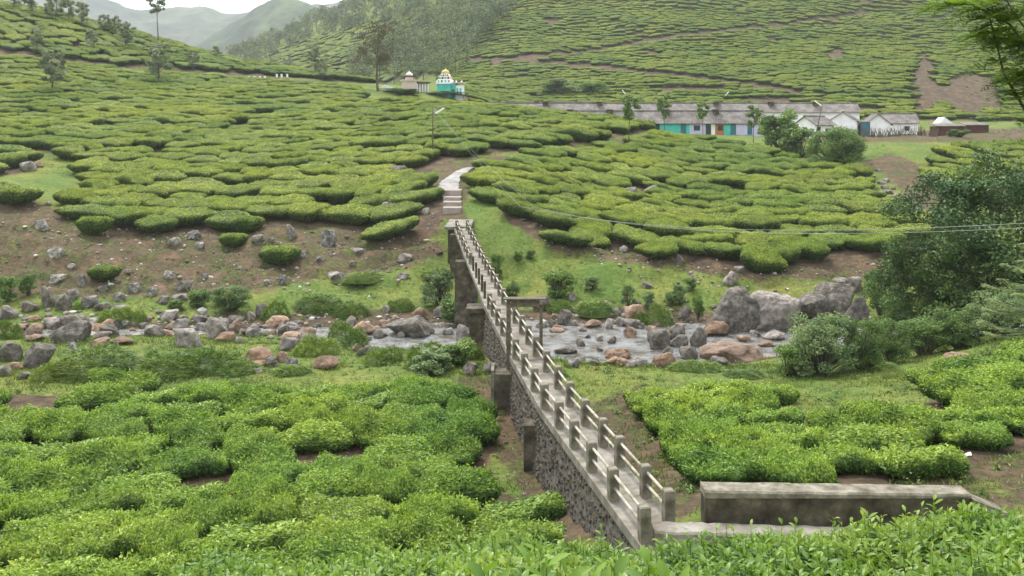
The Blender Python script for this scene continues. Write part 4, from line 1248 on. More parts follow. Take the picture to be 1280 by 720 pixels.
NAMED = [
 (93,416,52,29,'dark','broad dark boulder rounded like a whale at the left pool',0),(236,423,42,26,'grey','steep pinkish grey boulder at the edge of the mown mound',4),
 (323,446,38,22,'orange','blocky orange boulder beside the grass mound by the stream',None),(408,455,36,17,'orange','flat tan orange slab rock in the near grass left of the bridge',None),
 (511,411,62,25,'dark','long dark wet rock slab by the pool upstream of the piers',3),(524,393,22,17,'orange','orange topped boulder behind the long dark slab',None),
 (581,420,24,28,'grey','pale angular slab leaning at the foot of the bridge pier',None),(794,392,28,24,'tan','rounded pinkish boulder at the far edge of the pool',None),
 (772,443,36,14,'orange','flat orange rock lying in the near edge of the pool',None),(873,422,24,28,'dark','upright dark pointed rock in front of the orange slab',None),
 (912,390,69,58,'dark','huge dark rounded boulder standing over the stream',0),(964,392,69,50,'grey','huge pale grey boulder leaning beside the dark one',1),
 (1010,386,60,36,'dark','dark sloping boulder behind the pale shrub',3),(1040,378,58,50,'dark','tall dark peaked boulder behind the pale shrub',2),(1070,390,32,40,'dark','dark wedge boulder beside the large dark tree',0),(1068,357,24,22,'dark','black pointed rock behind the peaked boulder',None),
 (893,412,34,20,'orange','smooth orange slab leaning under the huge dark boulder',None),(914,446,84,24,'tan','wide flat reddish rock shelf at the near edge of the stream',None),
 (1140,404,28,16,'grey','grey boulder half hidden under the large dark tree',None),(1200,450,40,14,'tan','tan weathered slab in the grass near the right tea field',None),
 (491,262,30,20,'dark','dark outcrop between tea bushes left of the steps',None),(500,216,28,20,'dark','dark outcrop with pale top among the tea left of the footpath',None),
 (790,245,20,26,'grey','upright grey stone among the right slope tea',None),(816,237,28,14,'grey','low grey outcrop among the right slope tea',None),
]
for cx, cy, w, h, kind, lab, big in NAMED:
    rock(cx, cy, w, h, kind, '', me=BIGROCK[big] if big is not None else None, label=lab, tilt=0.06, deep=0.8)
# more of the stream's stones, filling its bed and edges
rst = np.random.default_rng(55)
for i in range(120):
    left = i < 84
    px = rst.uniform(-20, 480) if left else rst.uniform(660, 1000)
    d5, d6 = pchip(CP, KN[8][0], np.array([px]))[0], pchip(CP, KN[10][0], np.array([px]))[0]
    f = rst.uniform(-0.35, 1.25) if left else rst.choice([rst.uniform(-0.15, 0.12), rst.uniform(0.8, 1.2)])
    d = d5+(d6-d5)*f
    zz = max(float(H(np.array([d*(px-640)/F]), np.array([d]))[0]), -5.95)
    w = rst.lognormal(0, 0.38)*13.0
    cy = HY+(CZ-zz)*F/d - w*0.25
    rock(px, cy, w, w*rst.uniform(0.5, 0.75), ['dark', 'grey', 'tan', 'grey', 'white', 'tan', 'dark', 'orange'][i % 8], 'washed up along the stream ' + ('left of the bridge' if left else 'round the pool'))
# small loose stones nobody could count
def pebbles():
    rng = np.random.default_rng(8)
    V, T = [], []
    ico = bmesh.new(); bmesh.ops.create_icosphere(ico, subdivisions=1, radius=0.5)
    iv = np.array([v.co[:] for v in ico.verts]); it = np.array([[v.index for v in f.verts] for f in ico.faces]); ico.free()
    sets = []
    n = 1500
    px = rng.uniform(-120, 1120, n)
    f = rng.beta(1.5, 1.5, n)
    d5 = pchip(CP, KN[8][0], px)-3; d6 = pchip(CP, KN[10][0], px)+5
    sets.append((px, d5+(d6-d5)*f, 0.35))
    n = 900; px = rng.uniform(-120, 560, n)
    d7 = pchip(CP, KN[11][0], px)-1; d8 = pchip(CP, KN[12][0], px)+1
    sets.append((px, d7+(d8-d7)*rng.random(n)**0.8, 0.22))
    n = 350; px = rng.uniform(650, 1120, n)
    d8 = pchip(CP, KN[12][0], px)
    sets.append((px, d8-rng.random(n)*5, 0.2))
    n = 260; sets.append((rng.uniform(590, 700, n), rng.uniform(32, 50, n), 0.07))
    n = 200; sets.append((rng.uniform(760, 1290, n), rng.uniform(29, 48, n), 0.07))
    k = 0
    for px, d, s in sets:
        X = d*(px-640)/F; Z = H(X, d)
        for x, y, z in zip(X, d, Z):
            sc = s*rng.lognormal(0, 0.5)*np.array([1, rng.uniform(.6, 1.1), rng.uniform(.45, .8)])
            a = rng.uniform(0, 6.28); ca, sa = math.cos(a), math.sin(a)
            p = iv*(1+rng.uniform(-.22, .22, (len(iv), 1)))*sc
            V.append(np.stack([p[:, 0]*ca-p[:, 1]*sa+x, p[:, 0]*sa+p[:, 1]*ca+y, p[:, 2]+z+sc[2]*0.2], -1)); T.append(it+k); k += len(iv)
    o = obj('pebbles', mesh('pebbles', np.concatenate(V), [np.concatenate(T)], M['pebble']))
    tag(o, 'loose small stones strewn along the stream and bare banks', kind='stuff')
def pebble_mat():
    m, nt, out = newmat('pebble')
    g = N(nt, 'ShaderNodeNewGeometry')
    r = ramp(nt, [(0.0, (0.06, 0.052, 0.046)), (0.35, (0.15, 0.13, 0.115)), (0.6, (0.27, 0.20, 0.145)), (0.85, (0.30, 0.28, 0.26)), (1.0, (0.5, 0.48, 0.45))], g.outputs['Random Per Island'])
    n = noise_tex(nt, 6, 4, 0.7, g.outputs['Position'])
    c = mixc(nt, 0.6, r.outputs[0], n.outputs[0], 'OVERLAY')
    p = N(nt, 'ShaderNodeBsdfPrincipled'); p.inputs['Roughness'].default_value = 0.85
    nt.links.new(c, p.inputs['Base Color']); nt.links.new(p.outputs[0], out.inputs[0])
    return m
M['pebble'] = pebble_mat()
pebbles()

# ------------------------------------------------------------------ grass
def blades(P, ln, rng, spread=0.45, w=0.03):
    n = len(P)
    a = rng.uniform(0, 6.283, n); t = rng.normal(0, spread, (n, 2))
    tip = P + np.stack([t[:, 0]*ln, t[:, 1]*ln, ln], -1)
    s = np.stack([np.cos(a), np.sin(a), np.zeros(n)], -1)*(w*rng.uniform(0.6, 1.4, n))[:, None]
    V = np.stack([P-s, P+s, tip], 1).reshape(-1, 3)
    return V, np.arange(n*3).reshape(-1, 3)
def grass():
    rng = np.random.default_rng(12)
    PP = []
    for n, d0, d1, p0, p1 in ((26000, 24, 66, 560, 1380), (12000, 48, 66, -120, 640), (34000, 64, 112, -120, 1380), (9000, 108, 175, 540, 1300), (5000, 130, 170, -100, 120)):
        d = np.sqrt(rng.uniform(d0*d0, d1*d1, n)); px = rng.uniform(p0, p1, n)
        X = d*(px-640)/F; Z = H(X, d)
        a, b = proj(X, d, Z)
        ok = Z > -5.85
        dens = 0.5+0.9*fbm(X*0.35, d*0.35, 44, 3)
        for p in SOIL: dens = np.where(in_poly(a, b, p), dens-0.22, dens)
        for p in TEA_ZONES.values(): dens = np.where(in_poly(a, b, p), -1, dens)
        for p in TURF: dens = np.where(in_poly(a, b, p), dens+0.15, dens)
        bx = bleft(d)
        dens = np.where((X > bx-0.6) & (X < bx+BW+0.6) & (d < 62), -1, dens)
        ok &= rng.random(n) < dens
        PP.append(np.stack([X, d, Z-0.02], -1)[ok])
    for x, y, r in ROCKPOS:                      # longer tufts round the foot of each rock
        m = int(14+30*r)
        a = rng.uniform(0, 6.283, m); rr = r*rng.uniform(0.85, 1.35, m)
        X = x+np.cos(a)*rr; Y = y+np.sin(a)*rr*0.85; Z = H(X, Y)
        PP.append(np.stack([X, Y, Z], -1)[Z > -5.8])
    P = np.concatenate(PP)
    n = len(P)
    k = 4
    Q = np.repeat(P, k, 0) + np.concatenate([rng.normal(0, 0.10, (n*k, 2)), np.zeros((n*k, 1))], 1)
    lush = 0.5+0.5*fbm(Q[:, 0]*0.5, Q[:, 1]*0.5, 5, 3)
    ln = (0.08+0.20*lush)*rng.uniform(0.6, 1.3, n*k)
    V, T = blades(Q, ln, rng, 0.5, 0.022)
    tint = np.repeat(np.clip(0.75-0.45*lush+rng.normal(0, 0.2, n*k), 0, 1), 3)
    tag(obj('grass', mesh('grass', V, [T], M['grass'], False, tint)), 'short uneven grass on the stream banks', kind='stuff')
    print('blades', n*k)
grass()
def weeds():
    rng = np.random.default_rng(19)
    P, Nn = [], []
    for n, d0, d1, p0, p1 in ((700, 26, 64, 570, 1300), (1500, 62, 108, -120, 1150), (350, 48, 66, -120, 600), (260, 105, 170, 540, 1250)):
        d = np.sqrt(rng.uniform(d0*d0, d1*d1, n)); px = rng.uniform(p0, p1, n)
        X = d*(px-640)/F; Z = H(X, d); a, b = proj(X, d, Z)
        ok = (Z > -5.8) & (fbm(X*0.3, d*0.3, 71, 3) > -0.05)
        for p in TEA_ZONES.values(): ok &= ~in_poly(a, b, p)
        bx = bleft(d); ok &= ~((X > bx-0.7) & (X < bx+BW+0.7) & (d < 112))
        for x, y, z in zip(X[ok], d[ok], Z[ok]):
            m = int(rng.integers(14, 40)); r = rng.uniform(0.12, 0.42)
            o = rng.normal(0, 0.5, (m, 3)); o[:, 2] = np.abs(o[:, 2])*0.8
            P.append(np.array([x, y, z])+o*r); Nn.append(o+[0, 0, 0.7])
    P = np.concatenate(P); Nn = np.concatenate(Nn)
    V, T = leaf_quads(P, Nn, 0.16, 0.075, rng)
    tag(obj('weeds', mesh('weeds', V, [T], M['weed'], False, np.repeat(np.clip(rng.normal(0.5, 0.25, len(P)), 0, 1), 4))), 'scattered low leafy weeds on the banks', kind='stuff')
weeds()
def mound_mesh(seed):
    rng = np.random.default_rng(seed)
    n = 3600
    a = rng.uniform(0, 6.283, n); r = np.sqrt(rng.random(n))
    lump = 1+0.75*fbm(np.cos(a)*r*3+seed, np.sin(a)*r*3, seed, 3)
    z = np.sqrt(np.clip(1-r*r, 0, 1))*lump
    P = np.stack([r*np.cos(a)*0.5, r*np.sin(a)*0.5, np.clip(z*0.86-0.03, -0.1, 2)], -1)
    o = np.stack([np.cos(a)*r, np.sin(a)*r, z], -1)
    tip = P + unit(o*0.8+rng.normal(0, 0.45, (n, 3))+[0, 0, 0.25])*rng.uniform(0.06, 0.17, (n, 1))
    s = unit(rng.normal(0, 1, (n, 3)))*0.012
    V = np.stack([P-s, P+s, tip], 1).reshape(-1, 3)
    hv, ht = [], []
    for i in range(6):
        for j in range(14):
            rr = i/5; aa = j*6.283/14
            hv.append((rr*math.cos(aa)*0.48, rr*math.sin(aa)*0.48, math.sqrt(max(0, 1-rr*rr))*0.62-0.06))
    for i in range(5):
        for j in range(14): ht.append((i*14+j, i*14+(j+1) % 14, (i+1)*14+(j+1) % 14, (i+1)*14+j))
    tint = np.concatenate([np.repeat(np.clip(rng.normal(0.55, 0.25, n), 0, 1), 3), np.full(len(hv), 0.35)])
    return mesh('grass_mound', np.concatenate([V, np.array(hv)]), [np.arange(n*3).reshape(-1, 3), np.array(ht)[:, ::-1]+n*3], M['mound'], False, tint)
MO = [mound_mesh(60+i) for i in range(3)]
MOUNDS = [(10,425,34,24),(145,411,52,24),(170,405,30,16),(120,474,116,30),(210,474,96,32),(262,468,90,30),(60,478,50,22),(60,412,20,10),(395,446,62,26),(432,436,64,32),(365,470,50,14),(480,456,60,22),(535,462,60,28),(440,398,50,18),(400,392,70,20),(345,402,36,22),(500,388,40,14),(590,450,30,22),
          (823,410,44,24),(800,405,30,16),(745,397,56,16),(700,392,40,12),(1000,470,70,14),(1090,466,90,14),(870,466,70,14),(930,474,60,12),(130,402,30,12),(300,470,60,16),(100,388,20,10),(690,470,40,10),(455,358,60,10),(545,352,40,14)]
for i, (cx, by, w, h) in enumerate(MOUNDS):
    x, y, z = hit(cx, by, 40)
    ws, hs = w*y/F, h*y/F
    y2 = y+ws*0.3
    o = obj('grass_mound', MO[i % 3], None, (y2*(cx-640)/F, y2, float(H(np.array([y2*(cx-640)/F]), np.array([y2]))[0])-0.15))
    o.scale = (ws, ws*0.85, max(hs, 0.5)); o.rotation_euler = (0, 0, i*1.3)
    where = 'below the row houses' if y > 130 else 'on the near side of the stream' if y < 77 else 'on the far side of the stream'
    side = ' left of the bridge' if cx < 600 else ' right of the bridge'
    sz = 'broad' if w > 55 else 'small' if w < 35 else 'rounded'
    tag(o, '%s mound of long grass %s%s' % (sz, where, side), 'grass mound', '%s grass mounds %s%s' % (sz, where, side))

# ------------------------------------------------------------------ shrubs and trees
def cloud_leaves(centers, rads, n, ln, wd, rng, out=0.6, tbase=0.5, tvar=0.2):
    """leaves clustered in clumps: n per clump"""
    P, Nn, tt = [], [], []
    for c, r in zip(centers, rads):
        d = unit(rng.normal(size=(n, 3)))
        rr = r*rng.random((n, 1))**0.38
        P.append(c + d*rr*[1, 1, 0.8]); Nn.append(d*out + rng.normal(0, 0.5, (n, 3)) + [0, 0, 0.5])
        t0 = np.clip(rng.normal(tbase, tvar), 0, 1)
        tt.append(np.clip(t0 + rng.normal(0, 0.15, n), 0, 1))
    P = np.concatenate(P); Nn = np.concatenate(Nn); tt = np.concatenate(tt)
    V, T = leaf_quads(P, Nn, ln, wd, rng)
    return V, T, np.repeat(tt, 4)
def shrub_parts(seed, mat, nclump=34, per=110, ln=0.075, wd=0.042, upright=0.0):
    """unit-size shrub: foliage mesh and stem mesh"""
    rng = np.random.default_rng(seed)
    C, Rr = [], []
    mb = MB()
    for i in range(nclump):
        a = rng.uniform(0, 6.283); r = 0.42*math.sqrt(rng.random()); z = rng.uniform(0.2, 0.92)
        r *= math.sqrt(max(0.12, 1-((z-0.4)/0.65)**2)) if not upright else (1.1-0.5*z)
        c = np.array([r*math.cos(a), r*math.sin(a), z])
        C.append(c); Rr.append(rng.uniform(0.09, 0.17))
        mb.tube([(c[0]*0.1, c[1]*0.1, -0.05), (c[0]*0.45, c[1]*0.45, z*0.5), tuple(c)], [0.016, 0.011, 0.004], 4, False)
    V, T, tt = cloud_leaves(C, Rr, per, ln, wd, rng, tbase=0.62)
    return mesh('foliage', V, [T], mat, False, tt), mb.me('stem', M['bark'])
SHR = {'green': [shrub_parts(500+i, M['shrub']) for i in range(3)], 'grey': [shrub_parts(520+i, M['shrub_grey']) for i in range(3)]}
SHR['fine'] = [shrub_parts(540, M['shrub_grey'], 60, 190, 0.036, 0.020)]
SHR['finegreen'] = [shrub_parts(541, M['shrub'], 60, 190, 0.036, 0.020)]
def shrub(cx, by, w, h, kind, label, i=0, dmin=40, group=None):
    x, y, z = hit(cx, by, dmin)
    ws, hs = w*y/F, h*y/F
    y2 = y+ws*0.25
    x2 = y2*(cx-640)/F
    r = empty('shrub', (x2, y2, float(H(np.array([x2]), np.array([y2]))[0])-0.08), i*1.9)
    f, s = SHR[kind][i % len(SHR[kind])]
    for nm, me in (('foliage', f), ('stem', s)):
        o = obj(nm, me, r); o.scale = (ws*1.05, ws*0.95, hs*1.08)
    tag(r, label, 'shrub', group)
    return r
SHRUBS = [
 (550,386,48,46,'grey','dense grey green shrub beside the left face of the bridge pier'),(572,410,50,34,'green','green shrub growing between the two bridge piers'),
 (248,386,30,22,'green','bright leafy shrub by the dark rocks of the left bank'),(288,395,56,32,'finegreen','wide bright leafy shrub on the left stream bank'),(220,392,24,16,'green','small leafy shrub at the end of the stony left bank'),
 (698,378,44,36,'green','leafy shrub on the grassy bank behind the gateway'),(740,366,24,18,'grey','low grey shrub in the middle of the far right grass'),
 (786,386,22,26,'grey','rounded shrub above the pinkish boulder'),(812,388,22,20,'grey','rounded grey green shrub beside the one above the pinkish boulder'),(838,386,24,18,'green','low green shrub in the hedge behind the pool'),(850,384,22,24,'grey','pale shrub in the hedge next to the huge dark boulder'),
 (862,366,20,18,'green','dark green shrub with a white stone behind it'),(872,402,18,30,'green','narrow green shrub against the huge dark boulder'),
 (1026,472,98,76,'fine','large pale leafy shrub in front of the dark boulders'),(985,472,44,40,'green','low olive shrub left of the large pale shrub'),(1000,474,36,26,'grey','small pale shrub under the large pale shrub'),(1080,466,60,66,'finegreen','olive shrub right of the large pale shrub'),
 (1112,456,64,54,'finegreen','green shrub below the dark tree beside the olive shrub'),(1155,446,72,46,'finegreen','spreading green shrub under the dark tree'),(1200,438,76,50,'finegreen','leafy shrub under the right half of the dark tree'),(1250,426,84,60,'fine','pale leafy shrub at the right foot of the dark tree'),
 (1100,398,44,56,'green','bright shrub beside the wedge boulder'),(1120,420,50,50,'green','bushy shrub in front of the dark tree trunk'),
 (10,380,34,32,'green','leafy shrub at the far left end of the stony bank'),(36,372,26,26,'green','green shrub above the small waterfall rocks'),
 (640,378,22,24,'green','green shrub against the right side of the bridge'),(622,350,20,30,'green','tall shrub rising by the right rail of the bridge'),(540,470,60,30,'grey','low leafy shrub on the near bank by the embankment'),(575,458,50,30,'green','shrub at the foot of the stone embankment'),
 (648,330,16,12,'green','tiny shrub on the grass beyond the right rail'),(664,326,14,12,'green','tiny shrub on the far grass beside the tea edge'),
 (975,190,56,48,'green','light green shrub standing before the row houses'),(1000,200,54,38,'green','dense shrub below the porch of the first white house'),(1045,216,78,52,'finegreen','broad dense shrub below the white gabled houses'),(1062,200,40,30,'grey','pale shrub beside the rubble slope'),
 (1100,168,50,22,'green','scrubby bush by the woodpile'),(1200,172,30,10,'green','low weeds before the red shed'),(700,122,60,20,'grey','brownish thicket behind the long roofs'),(740,124,40,22,'green','dark thicket behind the long roofs'),
 (500,120,60,8,'green','dark hedge at the foot of the pink temple'),(560,123,60,6,'green','dark hedge at the foot of the turquoise temple'),
]
for i, s in enumerate(SHRUBS): shrub(*s, i=i, dmin=40 if s[1] > 230 else 120)

def tree_parts(seed, mat, limbs, per, ln, wd, spread, first, taper=0.022, tbase=0.5, clumpr=(0.05, 0.10), lean=0.0, sub=2):
    """unit-height tree: (crown mesh, trunk mesh); limbs fork off the trunk above `first`"""
    rng = np.random.default_rng(seed)
    mb = MB(); C, Rr = [], []
    tr = [np.array([lean*t+0.012*math.sin(t*7+seed), 0.012*math.cos(t*5+seed), t]) for t in np.linspace(-0.03, 0.93, 9)]
    mb.tube(tr, list(np.linspace(taper, taper*0.25, 9)), 7)
    for i in range(limbs):
        t = first + (0.95-first)*(i+rng.random())/limbs
        b = np.array([lean*t+0.012*math.sin(t*7+seed), 0.012*math.cos(t*5+seed), t])
        a = i*2.4+rng.normal(0, 0.4)
        env = math.sin(math.pi*min(1, max(0.12, (t-first)/(1.04-first)))**0.75)
        L = spread*(0.35+0.75*env)*rng.uniform(0.7, 1.15)
        e = b + np.array([math.cos(a)*L, math.sin(a)*L, rng.uniform(0.05, 0.14)])
        m = (b+e)/2 + [0, 0, rng.uniform(-0.01, 0.03)]
        mb.tube([b, m, e], [taper*0.42*(1.1-t), taper*0.28*(1.1-t), taper*0.07], 5, False)
        C.append(e); Rr.append(rng.uniform(*clumpr))
        for _ in range(sub):
            q = m+(e-m)*rng.random() + rng.normal(0, spread*0.16, 3)
            mb.tube([m, q], [taper*0.12, taper*0.05], 4, False)
            C.append(q); Rr.append(rng.uniform(*clumpr))
    C.append(np.array([lean, 0, 0.97])); Rr.append(clumpr[1])
    V, T, tt = cloud_leaves(C, Rr, per, ln, wd, rng, tbase=tbase)
    return mesh('crown', V, [T], mat, False, tt), mb.me('trunk', M['bark'], True)
OAK = [tree_parts(600+i, M['oak'], 16, 60, 0.055, 0.024, 0.22, 0.28, tbase=0.55) for i in range(4)]
TALL = tree_parts(620, M['oak'], 14, 46, 0.035, 0.018, 0.17, 0.55, 0.014, tbase=0.3, clumpr=(0.035, 0.06))
BARE = tree_parts(630, M['bare'], 20, 46, 0.030, 0.014, 0.34, 0.34, 0.022, tbase=0.45, clumpr=(0.06, 0.11), sub=4)
SLIM = [tree_parts(640+i, M['shrub'], 9, 40, 0.06, 0.035, 0.16, 0.50, 0.014, tbase=0.65, clumpr=(0.05, 0.09)) for i in range(2)]
BIG = tree_parts(650, M['bigtree'], 46, 210, 0.028, 0.015, 0.52, 0.12, 0.03, tbase=0.42, clumpr=(0.07, 0.13), sub=3)
def tree(px, by, top, parts, label, name='silver_oak', group=None, dmin=100, d=None, wide=1.0):
    if d is None: x, y, z = hit(px, by, dmin)
    else: x, y = d*(px-640)/F, d; z = float(H(np.array([x]), np.array([y]))[0])
    hgt = (by-top)*y/F if d is None else (CZ-(top-HY)/F*y) - z
    r = empty(name, (x, y, z), px*0.37)
    for nm, me in (('crown', parts[0]), ('trunk', parts[1])):
        o = obj(nm, me, r); o.scale = (hgt*wide, hgt*wide, hgt)
    tag(r, label, 'tree', group)
    return r
TREES = [
 (46,68,35,0,'bushy silver oak just above the cut of the hill track'),(65,121,68,1,'full silver oak standing in the tea below the hill track'),(114,64,38,2,'slim silver oak in the tea above the hill track'),
 (157,64,30,3,'silver oak on the shoulder of the ridge'),(198,108,57,0,'silver oak with pale top straddling the hill track'),(242,92,66,1,'small silver oak beside the red earth of the track'),
 (270,76,58,2,'tiny round tree on the thin end of the ridge'),(394,96,58,3,'pale silver oak near the end of the ridge'),(402,102,80,1,'short silver oak beside the pale one near the ridge end'),
 (17,14,-16,2,'dark silver oak on the top of the ridge'),(40,20,-14,0,'silver oak beside the top of the ridge'),(70,28,-8,1,'broad silver oak on the ridge before the hazy hill'),(86,30,0,3,'thin silver oak touching the broad one on the ridge'),(102,36,4,2,'pointed silver oak on the ridge'),(130,44,20,1,'low silver oak on the ridge'),(144,46,22,0,'low silver oak at the end of the ridge row'),(60,24,4,3,'small silver oak under the broad one on the ridge'),
]
for px, by, tp, k, lab in TREES: tree(px, by, tp, OAK[k], lab, dmin=150, wide=1.15)
tree(197, 57, -8, TALL, 'tall bare stemmed tree with a thin crown alone on the ridge', 'tall_tree', dmin=150)
tree(472, 114, 34, BARE, 'brown half bare tree standing by the pink temple', 'half_bare_tree', dmin=150)
tree(787, 184, 122, SLIM[0], 'slim young tree beside the corner of the tea field before the roofs', 'young_tree', dmin=120)
tree(830, 168, 124, SLIM[1], 'slim young tree in front of the turquoise house wall', 'young_tree', dmin=120)
tree(878, 172, 130, SLIM[0], 'slim young tree in front of the lilac house wall', 'young_tree', dmin=120)
tree(942, 178, 136, SLIM[1], 'slim young tree in front of the end of the row houses', 'young_tree', dmin=120)
tree(802, 160, 126, SLIM[1], 'stubby young tree against the long grey roof', 'young_tree', dmin=120)
tree(1122, 166, 140, SLIM[0], 'small leafy tree behind the stick fence by the white houses', 'young_tree', dmin=120)
tree(1238, 425, 228, BIG, 'large dense dark green tree overhanging the stream', 'large_tree', d=68, wide=1.05)
tree(1165, 418, 305, BIG, 'lower dark green tree beside the large one', 'large_tree', d=71, wide=0.85)

def forest():
    rng = np.random.default_rng(90)
    polys = [([(440,112),(575,100),(668,-20),(720,-120),(500,-120),(545,20),(505,48),(474,66),(440,80)], 3000, 300, 800, 1.0),
             ([(286,92),(330,78),(400,50),(470,34),(560,24),(560,-40),(470,-20),(400,2),(330,40),(286,72)], 2200, 380, 850, 0.85),
             ([(250,96),(400,100),(470,108),(470,96),(400,88),(300,84)], 500, 330, 700, 0.7)]
    VV, TT, tt, WV, WF = [], [], [], [], []
    nv = 0; cnt = 0; mb = MB()
    for poly, n, d0, d1, hs in polys:
        px = rng.uniform(240, 740, n); d = np.sqrt(rng.uniform(d0*d0, d1*d1, n))
        X = d*(px-640)/F; Z = H(X, d)
        a, b = proj(X, d, Z)
        ok = in_poly(a, b, poly)
        for x, y, z in zip(X[ok], d[ok], Z[ok]):
            h = hs*rng.uniform(7.5, 13.0); w = h*rng.uniform(0.26, 0.4)
            k = 8
            C = [np.array([x+rng.normal(0, w*0.42), y+rng.normal(0, w*0.42), z+h*(0.42+0.55*q/(k-1))]) for q in range(k)]
            Rr = [w*(0.62-0.36*abs(q/(k-1)-0.35)) for q in range(k)]
            V, T, t = cloud_leaves(C, Rr, 20, 1.0, 0.5, rng, tbase=rng.uniform(0.25, 0.7), tvar=0.12)
            VV.append(V); TT.append(T+nv); tt.append(t); nv += len(V); cnt += 1
            mb.tube([(x, y, z-0.3), (x, y, z+h*0.75)], [0.2, 0.06], 4, False)
    o = obj('forest', mesh('forest', np.concatenate(VV+[np.array(mb.v)]), [np.concatenate(TT), np.array(mb.f)+nv], [M['forest'], M['bark']], False,
        np.concatenate(tt+[np.zeros(len(mb.v))]), [0]*sum(len(t) for t in TT)+[1]*len(mb.f)))
    tag(o, 'grey green wood of silver oaks clothing the far spur', 'forest', kind='stuff')
    print('forest trees', cnt)
M['forest'] = foliage_mat('forest_leaf', (0.050, 0.080, 0.040), (0.115, 0.155, 0.085), (0.230, 0.270, 0.175), 0.15, 0.6, 0.1, 0.03)
forest()

# feathery tree and drooping pine at the right edge -------------------
def pinnate(p, dirv, ln, n, lw, ll, V, T, tint, rng, droop=0.3, t0=0.5):
    dirv = unit(np.asarray(dirv, float)); s = np.cross(dirv, [0, 0, 1.0]); s = s/(np.linalg.norm(s)+1e-9); up = np.cross(s, dirv)
    for i in range(n):
        t = (i+1)/n
        c = p + dirv*ln*t - np.array([0, 0, 1])*droop*ln*t*t
        L = ll*math.sin(math.pi*(0.12+0.83*t))**0.7
        for sd in (-1, 1):
            dv = unit(s*sd*0.85 + dirv*0.5 + up*rng.normal(0.05, 0.15)) 
            k = len(V)
            w = unit(np.cross(dv, up))*lw
            V.extend([c, c+dv*L*0.5+w, c+dv*L, c+dv*L*0.5-w]); T.extend([(k, k+1, k+2), (k, k+2, k+3)])
            tint.extend([float(np.clip(t0+rng.normal(0, 0.12), 0, 1))]*4)
def feathery_tree():
    rng = np.random.default_rng(71)
    d = 14.0
    X = d*(1420-640)/F
    z0 = float(H(np.array([X]), np.array([d]))[0])
    R = empty('feathery_tree', (X, d, z0))
    tag(R, 'feathery leaved tree hanging its branches in from the right', 'tree')
    def at(px, py, dd): return np.array([dd*(px-640)/F, dd, CZ-(py-HY)/F*dd])
    off = np.array([X, d, z0])
    mb = MB()
    mb.tube([(X, d, z0-0.3), (X-0.1, d, z0+3), (X-0.15, d-0.1, z0+6), (X-0.1, d, z0+9), (X, d, z0+11)], [0.2, 0.17, 0.14, 0.1, 0.03], 9)
    V, T, tt = [], [], []
    limbs = [[(1340,240),(1283,140),(1255,92),(1242,40),(1228,-10)], [(1360,200),(1310,90),(1262,30),(1215,6),(1180,4)], [(1350,160),(1300,60),(1270,20),(1240,-30)], [(1380,140),(1320,80),(1290,60),(1262,52),(1225,44)], [(1360,120),(1320,20),(1290,-40)], [(1390,180),(1330,110),(1295,100),(1268,88)]]
    for li, L in enumerate(limbs):
        dd = d + rng.uniform(-0.9, 0.9)
        pts = [np.array([X-0.12, d, z0+ (at(*L[0], d)[2]-z0)])] + [at(px, py, dd+rng.normal(0, 0.15)) for px, py in L]
        mb.tube(pts, list(np.linspace(0.035, 0.006, len(pts))), 5)
        for k in range(1, len(pts)-1):
            for _ in range(26):
                t = rng.random()
                p = pts[k]*(1-t)+pts[k+1]*t
                if 640+F*p[0]/p[1] > 1420: continue
                a = rng.uniform(0, 6.28)
                dv = np.array([math.cos(a)-0.45, math.sin(a)*0.8, rng.uniform(-0.15, 0.4)])
                pinnate(p, dv, rng.uniform(0.35, 0.65), 14, 0.014, 0.17, V, T, tt, rng, 0.35, rng.uniform(0.25, 0.75))
    o = mb.obj('trunk', M['bark'], R, True); o.location = tuple(-off)
    V = np.array(V)
    o = obj('crown', mesh('crown', V, [np.array(T)], M['frond'], False, tt), R); o.location = tuple(-off)
feathery_tree()
def cook_pine():
    rng = np.random.default_rng(72)
    d = 24.0
    X = d*(1316-640)/F
    z0 = float(H(np.array([X]), np.array([d]))[0])
    R = empty('pine_tree', (X, d, z0))
    tag(R, 'young pine with drooping ferny tiers at the right edge', 'tree')
    mb = MB(); mb.tube([(0, 0, -0.3), (0.03, 0, 4), (0, 0.03, 8.4)], [0.13, 0.09, 0.02], 8)
    V, T, tt = [], [], []
    for z in np.arange(5.9, 8.3, 0.55):
        L = np.interp(z, [5.9, 7, 8.3], [1.7, 1.5, 0.5])
        for k in range(7):
            a = k*6.283/7 + z*1.3
            p = np.array([0, 0, z]); dv = np.array([math.cos(a), math.sin(a), 0.12])
            n = 6
            pts = [p + dv*L*t - np.array([0, 0, 0.30*L*t*t - 0.24*L*t**4]) for t in np.linspace(0, 1, n)]
            mb.tube(pts, list(np.linspace(0.022, 0.005, n)), 4)
            for j in range(30):
                t = 0.15+0.85*j/29
                q = p + dv*L*t - np.array([0, 0, 0.30*L*t*t - 0.24*L*t**4])
                for sd in (-1, 1):
                    s = np.array([-math.sin(a)*sd, math.cos(a)*sd, -0.22]) + dv*0.55 + rng.normal(0, 0.08, 3)
                    pinnate(q, s, 0.34*(1-0.45*t), 7, 0.020, 0.09, V, T, tt, rng, 0.15, 0.35+0.5*t)
    mb.obj('trunk', M['bark'], R, True)
    obj('fronds', mesh('fronds', np.array(V), [np.array(T)], M['pine'], False, tt), R)
cook_pine()

